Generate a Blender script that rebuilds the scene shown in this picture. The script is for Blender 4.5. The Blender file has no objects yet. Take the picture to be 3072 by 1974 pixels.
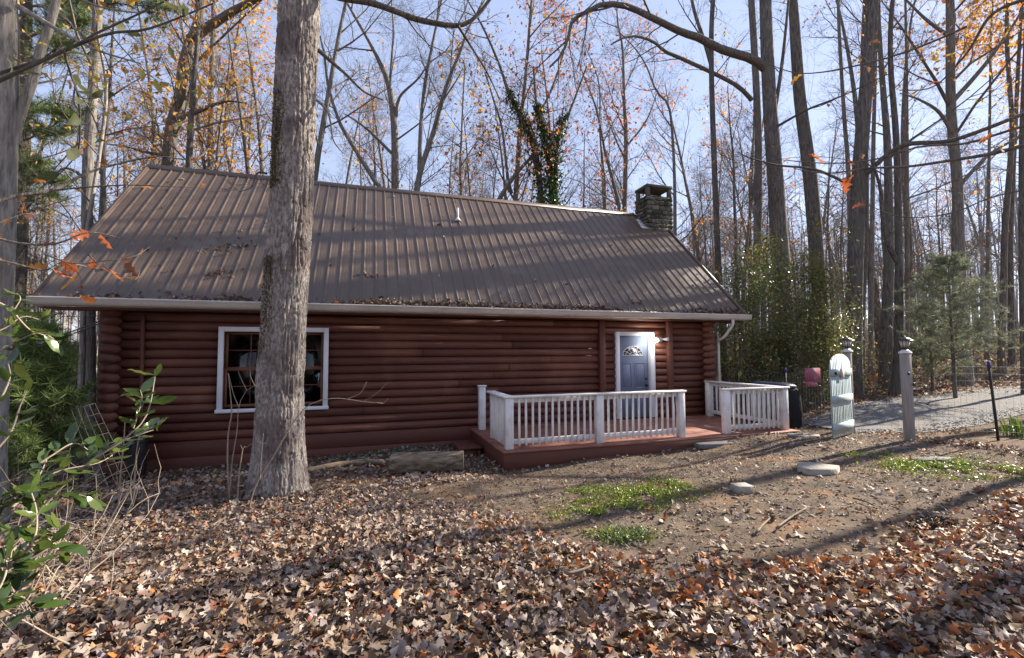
import bpy, math, random
import numpy as np
from mathutils import Matrix, Vector

SC = bpy.context.scene
COL = SC.collection
# ------------------------------------------------------------------ camera, sky, sun, exposure
PW, PH = 3072.0, 1974.0
FPX, PITCH, ROLL, YAW, CZ = 1358.36, 0.0534, -0.0049, 0.3049, 1.65
_F = np.array([math.sin(YAW)*math.cos(PITCH), math.cos(YAW)*math.cos(PITCH), math.sin(PITCH)])
_R = np.array([math.cos(YAW), -math.sin(YAW), 0.0]); _U = np.cross(_R, _F)
_R2 = _R*math.cos(ROLL)+_U*math.sin(ROLL); _U2 = -_R*math.sin(ROLL)+_U*math.cos(ROLL)
cd = bpy.data.cameras.new('camera'); cam = bpy.data.objects.new('camera', cd); COL.objects.link(cam)
cd.sensor_width = 36.0; cd.lens = FPX/PW*36.0; cd.clip_start = 0.05; cd.clip_end = 1500
cam.matrix_world = Matrix(((_R2[0], _U2[0], -_F[0], 0), (_R2[1], _U2[1], -_F[1], 0), (_R2[2], _U2[2], -_F[2], CZ), (0, 0, 0, 1)))
SC.camera = cam
SUN_EL, SUN_AZ = math.radians(31.0), math.radians(81.0)     # azimuth from +Y towards +X
SKYREF = 3.0
w = bpy.data.worlds.new('World'); SC.world = w; w.use_nodes = True
nt = w.node_tree; nt.nodes.clear()
sky = nt.nodes.new('ShaderNodeTexSky'); sky.sky_type = 'NISHITA'; sky.sun_disc = False
sky.sun_elevation = SUN_EL; sky.sun_rotation = SUN_AZ
sky.air_density = 1.0; sky.dust_density = 0.1; sky.ozone_density = 3.0
bg = nt.nodes.new('ShaderNodeBackground'); bg.inputs[1].default_value = 0.10
wo = nt.nodes.new('ShaderNodeOutputWorld')
hs = nt.nodes.new('ShaderNodeHueSaturation'); hs.inputs['Saturation'].default_value = 1.0; sk1 = nt.nodes.new('ShaderNodeVectorMath'); sk1.operation = 'SCALE'; sk1.inputs['Scale'].default_value = 1/SKYREF
gm = nt.nodes.new('ShaderNodeGamma'); gm.inputs[1].default_value = 0.42      # the exposure-blended photograph flattens the sky's range
sk2 = nt.nodes.new('ShaderNodeVectorMath'); sk2.operation = 'MULTIPLY'; sk2.inputs[1].default_value = (SKYREF*1.0, SKYREF*.97, SKYREF*1.13)   # the photograph's cool white balance
nt.links.new(sky.outputs[0], hs.inputs['Color']); nt.links.new(hs.outputs[0], sk1.inputs[0]); nt.links.new(sk1.outputs[0], gm.inputs[0]); nt.links.new(gm.outputs[0], sk2.inputs[0]); nt.links.new(sk2.outputs[0], bg.inputs[0]); nt.links.new(bg.outputs[0], wo.inputs[0])
sl = bpy.data.lights.new('sun', 'SUN'); sl.energy = 5.0; sl.angle = math.radians(0.55); sl.color = (1.0, 0.90, 0.75)
so = bpy.data.objects.new('sun', sl); COL.objects.link(so)
SUNV = Vector((math.sin(SUN_AZ)*math.cos(SUN_EL), math.cos(SUN_AZ)*math.cos(SUN_EL), math.sin(SUN_EL)))
so.rotation_euler = SUNV.to_track_quat('Z', 'Y').to_euler(); so.location = (30, 5, 25)
vs = SC.view_settings; vs.view_transform = 'Standard'; vs.look = 'None'; vs.exposure = 1.5; vs.gamma = 1; vs.use_curve_mapping = False
SC.cycles.max_bounces = 8; SC.cycles.transparent_max_bounces = 12

# ------------------------------------------------------------------ helpers
rng = np.random.default_rng(7)
def ray(px, py): return _F+_R2*((px-PW/2)/FPX)+_U2*((PH/2-py)/FPX)
def at(px, py, d): return ray(px, py)*d+np.array([0, 0, CZ])         # point at depth d
def atz(px, py, z):
    r = ray(px, py); return r*((z-CZ)/r[2])+np.array([0, 0, CZ])
def aty(px, py, y):
    r = ray(px, py); return r*(y/r[1])+np.array([0, 0, CZ])

_perm = np.random.default_rng(3).permutation(4096)
_val = np.random.default_rng(4).random(4096)
def vnoise(P):
    P = np.asarray(P, float); I = np.floor(P).astype(np.int64); f = P-I; f = f*f*(3-2*f)
    def h(a, b, c): return _val[_perm[(_perm[(_perm[a & 4095]+b) & 4095]+c) & 4095]]
    x, y, z = I[..., 0], I[..., 1], I[..., 2]; u, v, s = f[..., 0], f[..., 1], f[..., 2]
    def L(a, b, t): return a+(b-a)*t
    return L(L(L(h(x, y, z), h(x+1, y, z), u), L(h(x, y+1, z), h(x+1, y+1, z), u), v),
             L(L(h(x, y, z+1), h(x+1, y, z+1), u), L(h(x, y+1, z+1), h(x+1, y+1, z+1), u), v), s)
def fbm(P, o=4):
    P = np.asarray(P, float); r = 0; a = .5
    for i in range(o): r = r+a*vnoise(P*2**i+17.3*i); a *= .5
    return r

LOC = {}
def put(o, parent=None, **kw):
    COL.objects.link(o)
    if parent is not None: o.parent = parent
    for k, v in kw.items():
        if v is not None: o[k] = v
    return o
def thing(name, label, cat, loc=(0, 0, 0), group=None, kind=None):
    o = bpy.data.objects.new(name, None); o.location = [float(t) for t in loc]; o.empty_display_size = .2
    put(o, None, label=label, category=cat, group=group, kind=kind); LOC[o.name] = np.array(loc, float); return o
def wloc(p): return LOC.get(p.name, np.zeros(3)) if p is not None else np.zeros(3)
def tag(o, label, cat, group=None, kind=None):
    o['label'] = label; o['category'] = cat
    if group: o['group'] = group
    if kind: o['kind'] = kind
    return o
def rawmesh(name, V, T=None, Q=None, mat=None, smooth=False, col=None):
    me = bpy.data.meshes.new(name); V = np.asarray(V, np.float32).reshape(-1, 3)
    T = np.zeros((0, 3), np.int32) if T is None else np.asarray(T, np.int32).reshape(-1, 3)
    Q = np.zeros((0, 4), np.int32) if Q is None else np.asarray(Q, np.int32).reshape(-1, 4)
    me.vertices.add(len(V)); me.vertices.foreach_set('co', V.ravel())
    lp = np.concatenate([T.ravel(), Q.ravel()]); me.loops.add(len(lp)); me.loops.foreach_set('vertex_index', lp)
    n = len(T)+len(Q); me.polygons.add(n)
    st = np.concatenate([np.arange(len(T))*3, len(T)*3+np.arange(len(Q))*4]).astype(np.int32)
    me.polygons.foreach_set('loop_start', st)
    if smooth: me.polygons.foreach_set('use_smooth', np.ones(n, bool))
    me.update(calc_edges=True)
    if col is not None:
        a = me.color_attributes.new('tint', 'FLOAT_COLOR', 'POINT')
        c = np.ones((len(V), 4), np.float32); c[:, :3] = col; a.data.foreach_set('color', c.ravel())
    if mat: me.materials.append(mat)
    return me
class MB:
    def __init__(s): s.V = []; s.T = []; s.Q = []; s.C = []; s.n = 0
    def add(s, V, T=None, Q=None, col=None):
        V = np.asarray(V, float).reshape(-1, 3)
        if T is not None and len(T): s.T.append(np.asarray(T, np.int64).reshape(-1, 3)+s.n)
        if Q is not None and len(Q): s.Q.append(np.asarray(Q, np.int64).reshape(-1, 4)+s.n)
        s.V.append(V); s.n += len(V)
        if col is not None: s.C.append(np.broadcast_to(np.asarray(col, float), (len(V), 3)))
        return s
    def box(s, lo, hi, M=None, bev=0.0):
        V, T, Q = boxgeo(lo, hi, bev)
        if M is not None: V = V@np.array(M.to_3x3()).T+np.array(M.to_translation())
        return s.add(V, T, Q)
    def tube(s, P, R, n=8, cap=True):
        V, Q = tubes(np.asarray(P, float)[None], np.asarray(R, float)[None], n); T = []
        if cap:
            k = len(V); V = np.vstack([V, P[0], P[-1]]); m = len(P)
            T = [[k, (i+1) % n, i] for i in range(n)]+[[k+1, (m-1)*n+i, (m-1)*n+(i+1) % n] for i in range(n)]
        return s.add(V, T, Q)
    def prism(s, poly, axis, a, b):     # closed polygon (u, v) extruded along axis 0/1/2 from a to b
        poly = np.asarray(poly, float); n = len(poly); o = [i for i in range(3) if i != axis]
        V = np.zeros((2*n, 3)); V[:n, o] = poly; V[n:, o] = poly; V[:n, axis] = a; V[n:, axis] = b
        Q = [[i, (i+1) % n, n+(i+1) % n, n+i] for i in range(n)]
        T = [[0, i+1, i] for i in range(1, n-1)]+[[n, n+i, n+i+1] for i in range(1, n-1)]
        return s.add(V, T, Q)
    def geo(s):
        V = np.vstack(s.V); T = np.vstack(s.T) if s.T else None; Q = np.vstack(s.Q) if s.Q else None
        return V, T, Q, (np.vstack(s.C) if s.C else None)
    def obj(s, name, mat, parent=None, smooth=False, label=None, kind=None):
        V, T, Q, C = s.geo(); V = V-wloc(parent)
        o = bpy.data.objects.new(name, rawmesh(name, V, T, Q, mat, smooth, C))
        put(o, parent, label=label, kind=kind); LOC[o.name] = wloc(parent).copy(); return o
    def mesh(s, name, mat, smooth=False):
        V, T, Q, C = s.geo(); return rawmesh(name, V, T, Q, mat, smooth, C)
def inst(name, me, pos, parent=None, rot=None, scale=None):
    o = bpy.data.objects.new(name, me); o.location = [float(t) for t in (np.array(pos, float)-wloc(parent))]
    if rot is not None: o.rotation_euler = rot
    if scale is not None: o.scale = scale
    put(o, parent); LOC[o.name] = np.array(pos, float); return o
def boxgeo(lo, hi, bev=0.0):
    lo = np.array(lo, float); hi = np.array(hi, float); lo, hi = np.minimum(lo, hi), np.maximum(lo, hi)
    if bev <= 0:
        V = np.array([[(lo, hi)[i][0], (lo, hi)[j][1], (lo, hi)[k][2]] for i in (0, 1) for j in (0, 1) for k in (0, 1)])
        return V, None, [[0, 1, 3, 2], [4, 6, 7, 5], [0, 4, 5, 1], [2, 3, 7, 6], [0, 2, 6, 4], [1, 5, 7, 3]]
    bev = min(bev, .3*(hi-lo).min()); V = []; ix = {}
    c = (lo+hi)/2; h = (hi-lo)/2
    for s in [(i, j, k) for i in (-1, 1) for j in (-1, 1) for k in (-1, 1)]:
        for a in range(3):
            d = h-bev; d = d.copy(); d[a] = h[a]; ix[s+(a,)] = len(V); V.append(c+np.array(s)*d)
    V = np.array(V); Q = []; T = []
    def orient(f):
        p = V[f]; n = np.cross(p[1]-p[0], p[2]-p[0])
        return f if np.dot(n, p.mean(0)-c) > 0 else f[::-1]
    for a in range(3):
        b, d = [i for i in range(3) if i != a]
        for sg in (-1, 1):
            f = []
            for sb, sd in ((-1, -1), (1, -1), (1, 1), (-1, 1)):
                s = [0, 0, 0]; s[a] = sg; s[b] = sb; s[d] = sd; f.append(ix[tuple(s)+(a,)])
            Q.append(orient(f))
        for sb in (-1, 1):
            for sd in (-1, 1):
                f = []
                for sa, ax in ((-1, b), (1, b), (1, d), (-1, d)):
                    s = [0, 0, 0]; s[a] = sa; s[b] = sb; s[d] = sd; f.append(ix[tuple(s)+(ax,)])
                Q.append(orient(f))
    for s in [(i, j, k) for i in (-1, 1) for j in (-1, 1) for k in (-1, 1)]: T.append(orient([ix[s+(0,)], ix[s+(1,)], ix[s+(2,)]]))
    return V, T, Q
def tubes(P, R, s):                     # P (K,n,3), R (K,n): K tubes at once
    K, n, _ = P.shape; t = np.gradient(P, axis=1); t /= np.linalg.norm(t, axis=2, keepdims=True)+1e-9
    ref = np.zeros((K, 1, 3)); m = np.abs(t.mean(1)); ref[np.arange(K), 0, m.argmin(1)] = 1
    a = np.cross(t, ref); a /= np.linalg.norm(a, axis=2, keepdims=True)+1e-9; b = np.cross(t, a)
    th = np.arange(s)*2*np.pi/s
    V = P[:, :, None]+R[:, :, None, None]*(a[:, :, None]*np.cos(th)[:, None]+b[:, :, None]*np.sin(th)[:, None])
    k, i, j = np.meshgrid(np.arange(K), np.arange(n-1), np.arange(s), indexing='ij')
    base = k*n*s; j2 = (j+1) % s
    Q = np.stack([base+i*s+j, base+i*s+j2, base+(i+1)*s+j2, base+(i+1)*s+j], -1).reshape(-1, 4)
    return V.reshape(-1, 3), Q
def resample(P, n):
    P = np.asarray(P, float); d = np.r_[0, np.cumsum(np.linalg.norm(np.diff(P, axis=0), axis=1))]
    t = np.linspace(0, d[-1], n)
    if len(P) > 2:                       # smooth through the points (Catmull-Rom)
        out = []
        for x in t:
            i = min(max(np.searchsorted(d, x)-1, 0), len(P)-2); u = (x-d[i])/(d[i+1]-d[i]+1e-9)
            p0, p1, p2, p3 = P[max(i-1, 0)], P[i], P[i+1], P[min(i+2, len(P)-1)]
            out.append(.5*(2*p1+(p2-p0)*u+(2*p0-5*p1+4*p2-p3)*u*u+(3*p1-p0-3*p2+p3)*u**3))
        return np.array(out)
    return np.stack([np.interp(t, d, P[:, i]) for i in range(P.shape[1])], 1)

# ------------------------------------------------------------------ materials
def nodes(name):
    m = bpy.data.materials.new(name); m.use_nodes = True; t = m.node_tree
    return m, t, t.nodes['Principled BSDF'], t.nodes['Material Output']
def M(name, c1, c2=None, scale=6, stretch=(1, 1, 1), rough=.7, bump=0.0, bscale=None, bstretch=None, rnd=0.0, spec=.3, c3=None, s3=1.2, t3=(.55, .7), contrast=(.35, .65), bdist=.02):
    m, t, b, out = nodes(name); N = t.nodes.new; Lk = t.links.new
    c2 = c2 or c1
    g = N('ShaderNodeNewGeometry'); mp = N('ShaderNodeMapping'); mp.inputs['Scale'].default_value = stretch; Lk(g.outputs['Position'], mp.inputs[0])
    n = N('ShaderNodeTexNoise'); n.inputs['Scale'].default_value = scale; n.inputs['Detail'].default_value = 7; n.inputs['Roughness'].default_value = .65; Lk(mp.outputs[0], n.inputs['Vector'])
    r = N('ShaderNodeValToRGB'); r.color_ramp.elements[0].color = (*c1, 1); r.color_ramp.elements[1].color = (*c2, 1)
    r.color_ramp.elements[0].position, r.color_ramp.elements[1].position = contrast; Lk(n.outputs[0], r.inputs[0]); c = r.outputs[0]
    if c3:
        n3 = N('ShaderNodeTexNoise'); n3.inputs['Scale'].default_value = s3; n3.inputs['Detail'].default_value = 5; Lk(g.outputs['Position'], n3.inputs['Vector'])
        r3 = N('ShaderNodeMapRange'); r3.inputs[1].default_value, r3.inputs[2].default_value = t3; Lk(n3.outputs[0], r3.inputs[0])
        x = N('ShaderNodeMix'); x.data_type = 'RGBA'; Lk(r3.outputs[0], x.inputs[0]); Lk(c, x.inputs[6]); x.inputs[7].default_value = (*c3, 1); c = x.outputs[2]
    if rnd:
        oi = N('ShaderNodeObjectInfo'); mr = N('ShaderNodeMapRange'); mr.inputs[3].default_value = 1-rnd; mr.inputs[4].default_value = 1+rnd; Lk(oi.outputs['Random'], mr.inputs[0])
        v = N('ShaderNodeVectorMath'); v.operation = 'SCALE'; Lk(c, v.inputs[0]); Lk(mr.outputs[0], v.inputs['Scale']); c = v.outputs[0]
    Lk(c, b.inputs['Base Color']); b.inputs['Roughness'].default_value = rough; b.inputs['Specular IOR Level'].default_value = spec
    if bump:
        mp2 = N('ShaderNodeMapping'); mp2.inputs['Scale'].default_value = bstretch or stretch; Lk(g.outputs['Position'], mp2.inputs[0])
        n2 = N('ShaderNodeTexNoise'); n2.inputs['Scale'].default_value = bscale or scale*2; n2.inputs['Detail'].default_value = 6; Lk(mp2.outputs[0], n2.inputs['Vector'])
        bp = N('ShaderNodeBump'); bp.inputs['Strength'].default_value = bump; bp.inputs['Distance'].default_value = bdist; Lk(n2.outputs[0], bp.inputs['Height']); Lk(bp.outputs[0], b.inputs['Normal'])
    return m
def leafmat(name, rough=.6, trans=.3, spec=.3, rnd=0):
    m, t, b, out = nodes(name); N = t.nodes.new; Lk = t.links.new
    a = N('ShaderNodeAttribute'); a.attribute_name = 'tint'; Lk(a.outputs['Color'], b.inputs['Base Color'])
    b.inputs['Roughness'].default_value = rough; b.inputs['Specular IOR Level'].default_value = spec
    if trans:
        tr = N('ShaderNodeBsdfTranslucent'); Lk(a.outputs['Color'], tr.inputs[0]); mx = N('ShaderNodeMixShader'); mx.inputs[0].default_value = trans
        Lk(b.outputs[0], mx.inputs[1]); Lk(tr.outputs[0], mx.inputs[2]); Lk(mx.outputs[0], out.inputs[0])
    return m
def glassmat(name, tint=(1, 1, 1), refl=(.9, .9, .9)):
    m, t, b, out = nodes(name); N = t.nodes.new; Lk = t.links.new; t.nodes.remove(b)
    fr = N('ShaderNodeFresnel'); fr.inputs[0].default_value = 1.6; tr = N('ShaderNodeBsdfTransparent'); tr.inputs[0].default_value = (*tint, 1)
    gl = N('ShaderNodeBsdfGlossy'); gl.inputs['Roughness'].default_value = .02; gl.inputs[0].default_value = (*refl, 1)
    mx = N('ShaderNodeMixShader'); Lk(fr.outputs[0], mx.inputs[0]); Lk(tr.outputs[0], mx.inputs[1]); Lk(gl.outputs[0], mx.inputs[2]); Lk(mx.outputs[0], out.inputs[0]); return m
def emis(name, c, s):
    m, t, b, out = nodes(name); b.inputs['Base Color'].default_value = (.9, .9, .9, 1); b.inputs['Emission Color'].default_value = (*c, 1); b.inputs['Emission Strength'].default_value = s; return m

m_log = M('red stained logs', (.155, .056, .036), (.108, .039, .026), 5, (.35, 1, 6), .55, .35, 14, (.25, 1, 7), rnd=.2, c3=(.20, .08, .05), s3=.9, bdist=.01)
m_trimred = M('red stained boards', (.145, .051, .034), (.108, .039, .027), 5, (.4, 1, 4), .6, .25, 16, rnd=.08, bdist=.006)
m_white = M('white paint', (.80, .78, .76), (.70, .68, .66), 4, (1, 1, .5), .5, .15, 30, rnd=.05, bdist=.003, c3=(.55, .53, .48), s3=5, t3=(.5, .75))
m_trimwhite = M('trim paint', (.78, .78, .80), (.70, .70, .72), 3, (1, 1, 1), .5, .1, 30, bdist=.003)
m_deck = M('red deck stain', (.30, .125, .088), (.20, .08, .058), 4, (.4, 5, 5), .6, .4, 20, (.3, 6, 6), rnd=.13, bdist=.006, c3=(.36, .19, .14), s3=2.5, t3=(.5, .75))
m_roof = M('brown roof metal', (.13, .09, .065), (.10, .07, .052), 9, (5, .25, .25), .42, .12, 40, (4, .3, .3), spec=.4, c3=(.15, .108, .08), s3=1.6, bdist=.004, rnd=.08)
m_gutter = M('cream gutter paint', (.62, .57, .51), (.52, .47, .42), 2, (1, 1, 1), .4, .0, c3=(.42, .37, .31), s3=2.2, t3=(.55, .8))
m_stone = M('chimney stone', (.20, .175, .14), (.10, .09, .075), 7, rough=.9, bump=.6, bscale=20, rnd=.35, c3=(.05, .055, .035), s3=4, t3=(.45, .6))
m_mortar = M('chimney mortar', (.24, .215, .17), (.13, .115, .09), 10, rough=.95, bump=.5, bscale=30, c3=(.045, .05, .03), s3=3, t3=(.45, .6))
m_cap = M('mossy concrete', (.13, .12, .095), (.085, .085, .06), 6, rough=.95, bump=.5, bscale=25)
m_flash = M('flashing', (.6, .6, .62), (.5, .5, .52), 4, rough=.35)
m_door = M('slate blue door paint', (.155, .185, .265), (.14, .168, .24), 3, rough=.45)
m_black = M('black metal', (.015, .015, .017), (.03, .028, .028), 8, rough=.4)
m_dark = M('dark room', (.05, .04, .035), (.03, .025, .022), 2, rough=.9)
m_sash = M('brown sash', (.20, .085, .05), (.15, .065, .04), 6, rough=.5)
m_blind = M('blind', (.7, .7, .68), (.6, .6, .58), 4, rough=.8)
m_gate = M('pale blue gate paint', (.38, .46, .475), (.31, .385, .40), 4, (1, 1, .3), .6, .2, 30, rnd=.05, bdist=.003, c3=(.42, .51, .52), s3=5)
m_greywood = M('weathered grey wood', (.30, .265, .25), (.20, .175, .165), 6, (4, 4, .3), .8, .4, 20, (6, 6, .4), rnd=.1, bdist=.006, c3=(.2, .18, .16), s3=2, t3=(.6, .8))
m_oldwood = M('old board wood', (.20, .18, .15), (.13, .115, .10), 6, (4, 4, .3), .85, .4, 20, (6, 6, .4))
m_lampglass = M('frosted lamp glass', (.62, .60, .52), (.55, .53, .46), 3, rough=.3)
m_bronze = M('dark bronze', (.09, .075, .07), (.06, .05, .05), 8, rough=.35)
m_capw = M('post cap', (.75, .74, .76), (.65, .64, .66), 8, rough=.3)
m_sign = M('faded pink sign', (.30, .085, .125), (.24, .065, .10), 10, (1, 1, 2), rough=.6, c3=(.36, .14, .19), s3=9, t3=(.5, .7))
m_notice = M('pink notice', (.75, .60, .58), (.6, .36, .34), 26, rough=.6)
m_cover = M('black vinyl cover', (.010, .010, .012), (.018, .018, .021), 5, rough=.7, spec=.12, bump=.5, bscale=5, bdist=.05)
m_bluelid = M('dark blue vinyl', (.025, .035, .08), (.02, .03, .06), 5, rough=.4)
m_conc = M('concrete paver', (.38, .34, .29), (.27, .24, .20), 10, rough=.9, bump=.4, bscale=40, rnd=.1)
m_slate = M('grey flagstone', (.16, .155, .155), (.11, .105, .105), 6, rough=.85, bump=.4, bscale=30, rnd=.15)
def bark(name, a, b, c3, sc=22, st=(1, 1, .16), bump=1.0, t3=(.5, .68), s3=1.5): return M(name, a, b, sc, st, .92, bump, sc, st, rnd=.08, c3=c3, s3=s3, t3=t3, contrast=(.38, .62), bdist=.03, spec=.15)
m_bigbark = bark('pale oak bark', (.17, .143, .126), (.43, .385, .35), (.17, .14, .13), 34, (1, 1, .45), .7, t3=(.5, .62), s3=2.2)
m_moss = M('moss', (.035, .035, .012), (.06, .055, .02), 30, rough=.95, bump=.6)
m_bark1 = bark('grey bark', (.11, .098, .086), (.26, .235, .21), (.15, .145, .12))
m_bark2 = bark('dark bark', (.07, .06, .054), (.19, .168, .15), (.115, .112, .092))
m_bark3 = bark('pale bark', (.17, .155, .135), (.40, .365, .325), (.24, .225, .19))
m_twig = M('twigs', (.17, .14, .12), (.10, .085, .072), 3, rough=.85)
m_sap = M('sapling bark', (.36, .29, .22), (.25, .2, .15), 12, rough=.8)
m_leaf = leafmat('fallen leaves', .62, .12, .35)
m_crown = leafmat('autumn leaves', .55, .45, .3)
m_green = leafmat('glossy leaves', .2, .4, .9)
m_needle = leafmat('needles', .6, .25, .3)
m_ivy = leafmat('ivy leaves', .35, .25, .4)
m_gravelst = leafmat('gravel stones', .85, 0, .3)
m_endgrain = M('cut wood', (.35, .24, .15), (.25, .17, .1), 12, rough=.85)
m_glass = glassmat('window glass', (.75, .78, .76))

# ------------------------------------------------------------------ ground
ANCH = np.array([(0, 0, 0), (0, 2, 0), (3, 2, 0), (-2, 3, -.03), (5, 3, 0), (0, 4, -.04), (7, 3, .02), (-1.2, 6.9, -.22), (-2.6, 6.3, -.22), (2.25, 7.5, -.40), (1.2, 6.5, -.2), (1, 8.3, -.42),
    (5, 7.4, -.31), (8.96, 7.5, -.16), (-3.8, 10.3, -.58), (-1.2, 10.3, -.5), (2, 10, -.44), (5, 9.5, -.3), (9.4, 5.8, .01), (9.35, 6.8, .01), (8.3, 6.4, -.01), (6, 4.8, -.03), (4.2, 4.3, -.04),
    (10.6, 5.1, .05), (13.8, 9.9, .09), (16.7, 10.6, .15), (22.6, 11.8, .23), (16, 7, .06), (23, 9, .2), (9.8, 9, -.12), (10, 13, -.3), (-6, 8, -.65), (-5, 5, -.4), (-9, 10, -1.0), (-10, 16, -1.4),
    (0, 22, -1.2), (10, 22, -.4), (20, 16, .5), (25, 25, 1.1), (30, 16, 1.2), (-25, 30, -2.2), (40, 10, 1.4), (38, 30, 2.6), (60, 60, 4.5), (20, 45, 1.2), (0, 60, -1.0), (-60, 60, -2.2), (0, -30, .3), (30, -10, .3), (-30, 0, -1), (60, 20, 3), (100, 0, 3), (0, 120, .5), (60, 110, 6), (120, 120, 8), (120, 50, 7)], float)
def gz(x, y):
    x = np.asarray(x, float); y = np.asarray(y, float)
    d2 = (x[..., None]-ANCH[:, 0])**2+(y[..., None]-ANCH[:, 1])**2
    wgt = 1/(d2+.25)**1.6; z = (wgt*ANCH[:, 2]).sum(-1)/wgt.sum(-1)
    q = np.stack([x*.9, y*.9, x*0+3.3], -1)
    return z+(vnoise(q)-.5)*.05+(vnoise(q*3.1)-.5)*.02
DIRT = np.array([(0.7, 6.4), (0.95, 5.5), (1.4, 4.75), (1.65, 3.9), (1.95, 3.4), (2.3, 2.95), (3.5, 2.6), (4.4, 2.6), (5.7, 2.8), (7.6, 3.2), (9.8, 3.9), (9.9, 7.2), (9, 7.9), (2.3, 7.7)])
def sdist(P, poly):                       # signed distance, negative inside
    P = np.asarray(P, float); a = poly; b = np.roll(poly, -1, 0); e = b-a
    v = P[:, None]-a[None]; t = np.clip((v*e).sum(-1)/(e*e).sum(-1), 0, 1)
    d = np.linalg.norm(v-e*t[..., None], axis=-1).min(1)
    c = ((a[:, 1] > P[:, 1:2]) != (b[:, 1] > P[:, 1:2])) & (P[:, 0:1] < (b[:, 0]-a[:, 0])*(P[:, 1:2]-a[:, 1])/(b[:, 1]-a[:, 1]+1e-12)+a[:, 0])
    return np.where(c.sum(1) % 2 == 1, -d, d)
def dirtiness(x, y):
    P = np.stack([x, y], -1); n = fbm(np.stack([x*1.3, y*1.3, x*0], -1))-.47
    return np.clip(.5-(sdist(P, DIRT)+n*1.6)/.9, 0, 1)
def groundmesh():
    xs = np.r_[np.linspace(-400, -60, 12), np.linspace(-52, -14, 16), np.arange(-12, 34, .2), np.linspace(36, 90, 18), np.linspace(110, 500, 12)]
    ys = np.r_[np.linspace(-300, -30, 10), np.linspace(-26, -5, 10), np.arange(-4, 26, .2), np.linspace(28, 90, 22), np.linspace(110, 600, 12)]
    X, Y = np.meshgrid(xs, ys, indexing='ij'); Z = np.zeros_like(X)
    for i in range(0, len(xs), 20): Z[i:i+20] = gz(X[i:i+20], Y[i:i+20])
    nx, ny = X.shape; i, j = np.meshgrid(np.arange(nx-1), np.arange(ny-1), indexing='ij')
    Q = np.stack([i*ny+j, (i+1)*ny+j, (i+1)*ny+j+1, i*ny+j+1], -1).reshape(-1, 4)
    d = np.zeros(X.size); xf, yf = X.ravel(), Y.ravel(); near = (xf > -3) & (xf < 14) & (yf > 0) & (yf < 12); d[near] = dirtiness(xf[near], yf[near])
    return np.stack([xf, yf, Z.ravel()], -1), Q, d
V, Q, dd = groundmesh()
m_ground, t, b, out = nodes('soil and leaf mould'); N = t.nodes.new; Lk = t.links.new
g = N('ShaderNodeNewGeometry'); at_ = N('ShaderNodeAttribute'); at_.attribute_name = 'tint'
def nz(s, d=7):
    n = N('ShaderNodeTexNoise'); n.inputs['Scale'].default_value = s; n.inputs['Detail'].default_value = d; n.inputs['Roughness'].default_value = .7; Lk(g.outputs['Position'], n.inputs['Vector']); return n.outputs[0]
def ramp(src, *st):
    r = N('ShaderNodeValToRGB'); e = r.color_ramp.elements
    while len(e) < len(st): e.new(.5)
    for k, (p, c) in enumerate(st): e[k].position = p; e[k].color = (*c, 1)
    Lk(src, r.inputs[0]); return r.outputs[0]
def mix(f, a, c, mode='MIX'):
    x = N('ShaderNodeMix'); x.data_type = 'RGBA'; x.blend_type = mode
    if isinstance(f, float): x.inputs[0].default_value = f
    else: Lk(f, x.inputs[0])
    Lk(a, x.inputs[6]); Lk(c, x.inputs[7]); return x.outputs[2]
mould = ramp(nz(9), (.3, (.055, .038, .026)), (.5, (.13, .088, .058)), (.68, (.24, .17, .115)))
soil = ramp(nz(5), (.3, (.06, .045, .034)), (.48, (.125, .095, .072)), (.68, (.21, .163, .124)))
clay = ramp(nz(14), (.35, (.17, .10, .06)), (.65, (.27, .175, .105)))
cm = N('ShaderNodeMapRange'); cm.inputs[1].default_value = .5; cm.inputs[2].default_value = .66; Lk(nz(.9, 4), cm.inputs[0])
soil = mix(cm.outputs[0], soil, clay)
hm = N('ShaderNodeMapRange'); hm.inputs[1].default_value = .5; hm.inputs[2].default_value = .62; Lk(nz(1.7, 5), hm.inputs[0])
soil = mix(hm.outputs[0], soil, ramp(nz(11), (.3, (.05, .04, .032)), (.7, (.13, .105, .085))))  # dark humus mottling in the soil colour, imitating patches of shade
sp = N('ShaderNodeSeparateColor'); Lk(at_.outputs['Color'], sp.inputs[0])
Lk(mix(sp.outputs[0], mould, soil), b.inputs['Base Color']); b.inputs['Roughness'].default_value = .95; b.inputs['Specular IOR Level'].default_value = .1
bp = N('ShaderNodeBump'); bp.inputs['Strength'].default_value = .8; bp.inputs['Distance'].default_value = .03; Lk(nz(28), bp.inputs['Height']); Lk(bp.outputs[0], b.inputs['Normal'])
go = put(bpy.data.objects.new('ground', rawmesh('ground', V, None, Q, m_ground, True, np.stack([dd, dd*0, dd*0], -1))), None, kind='structure')

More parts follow.
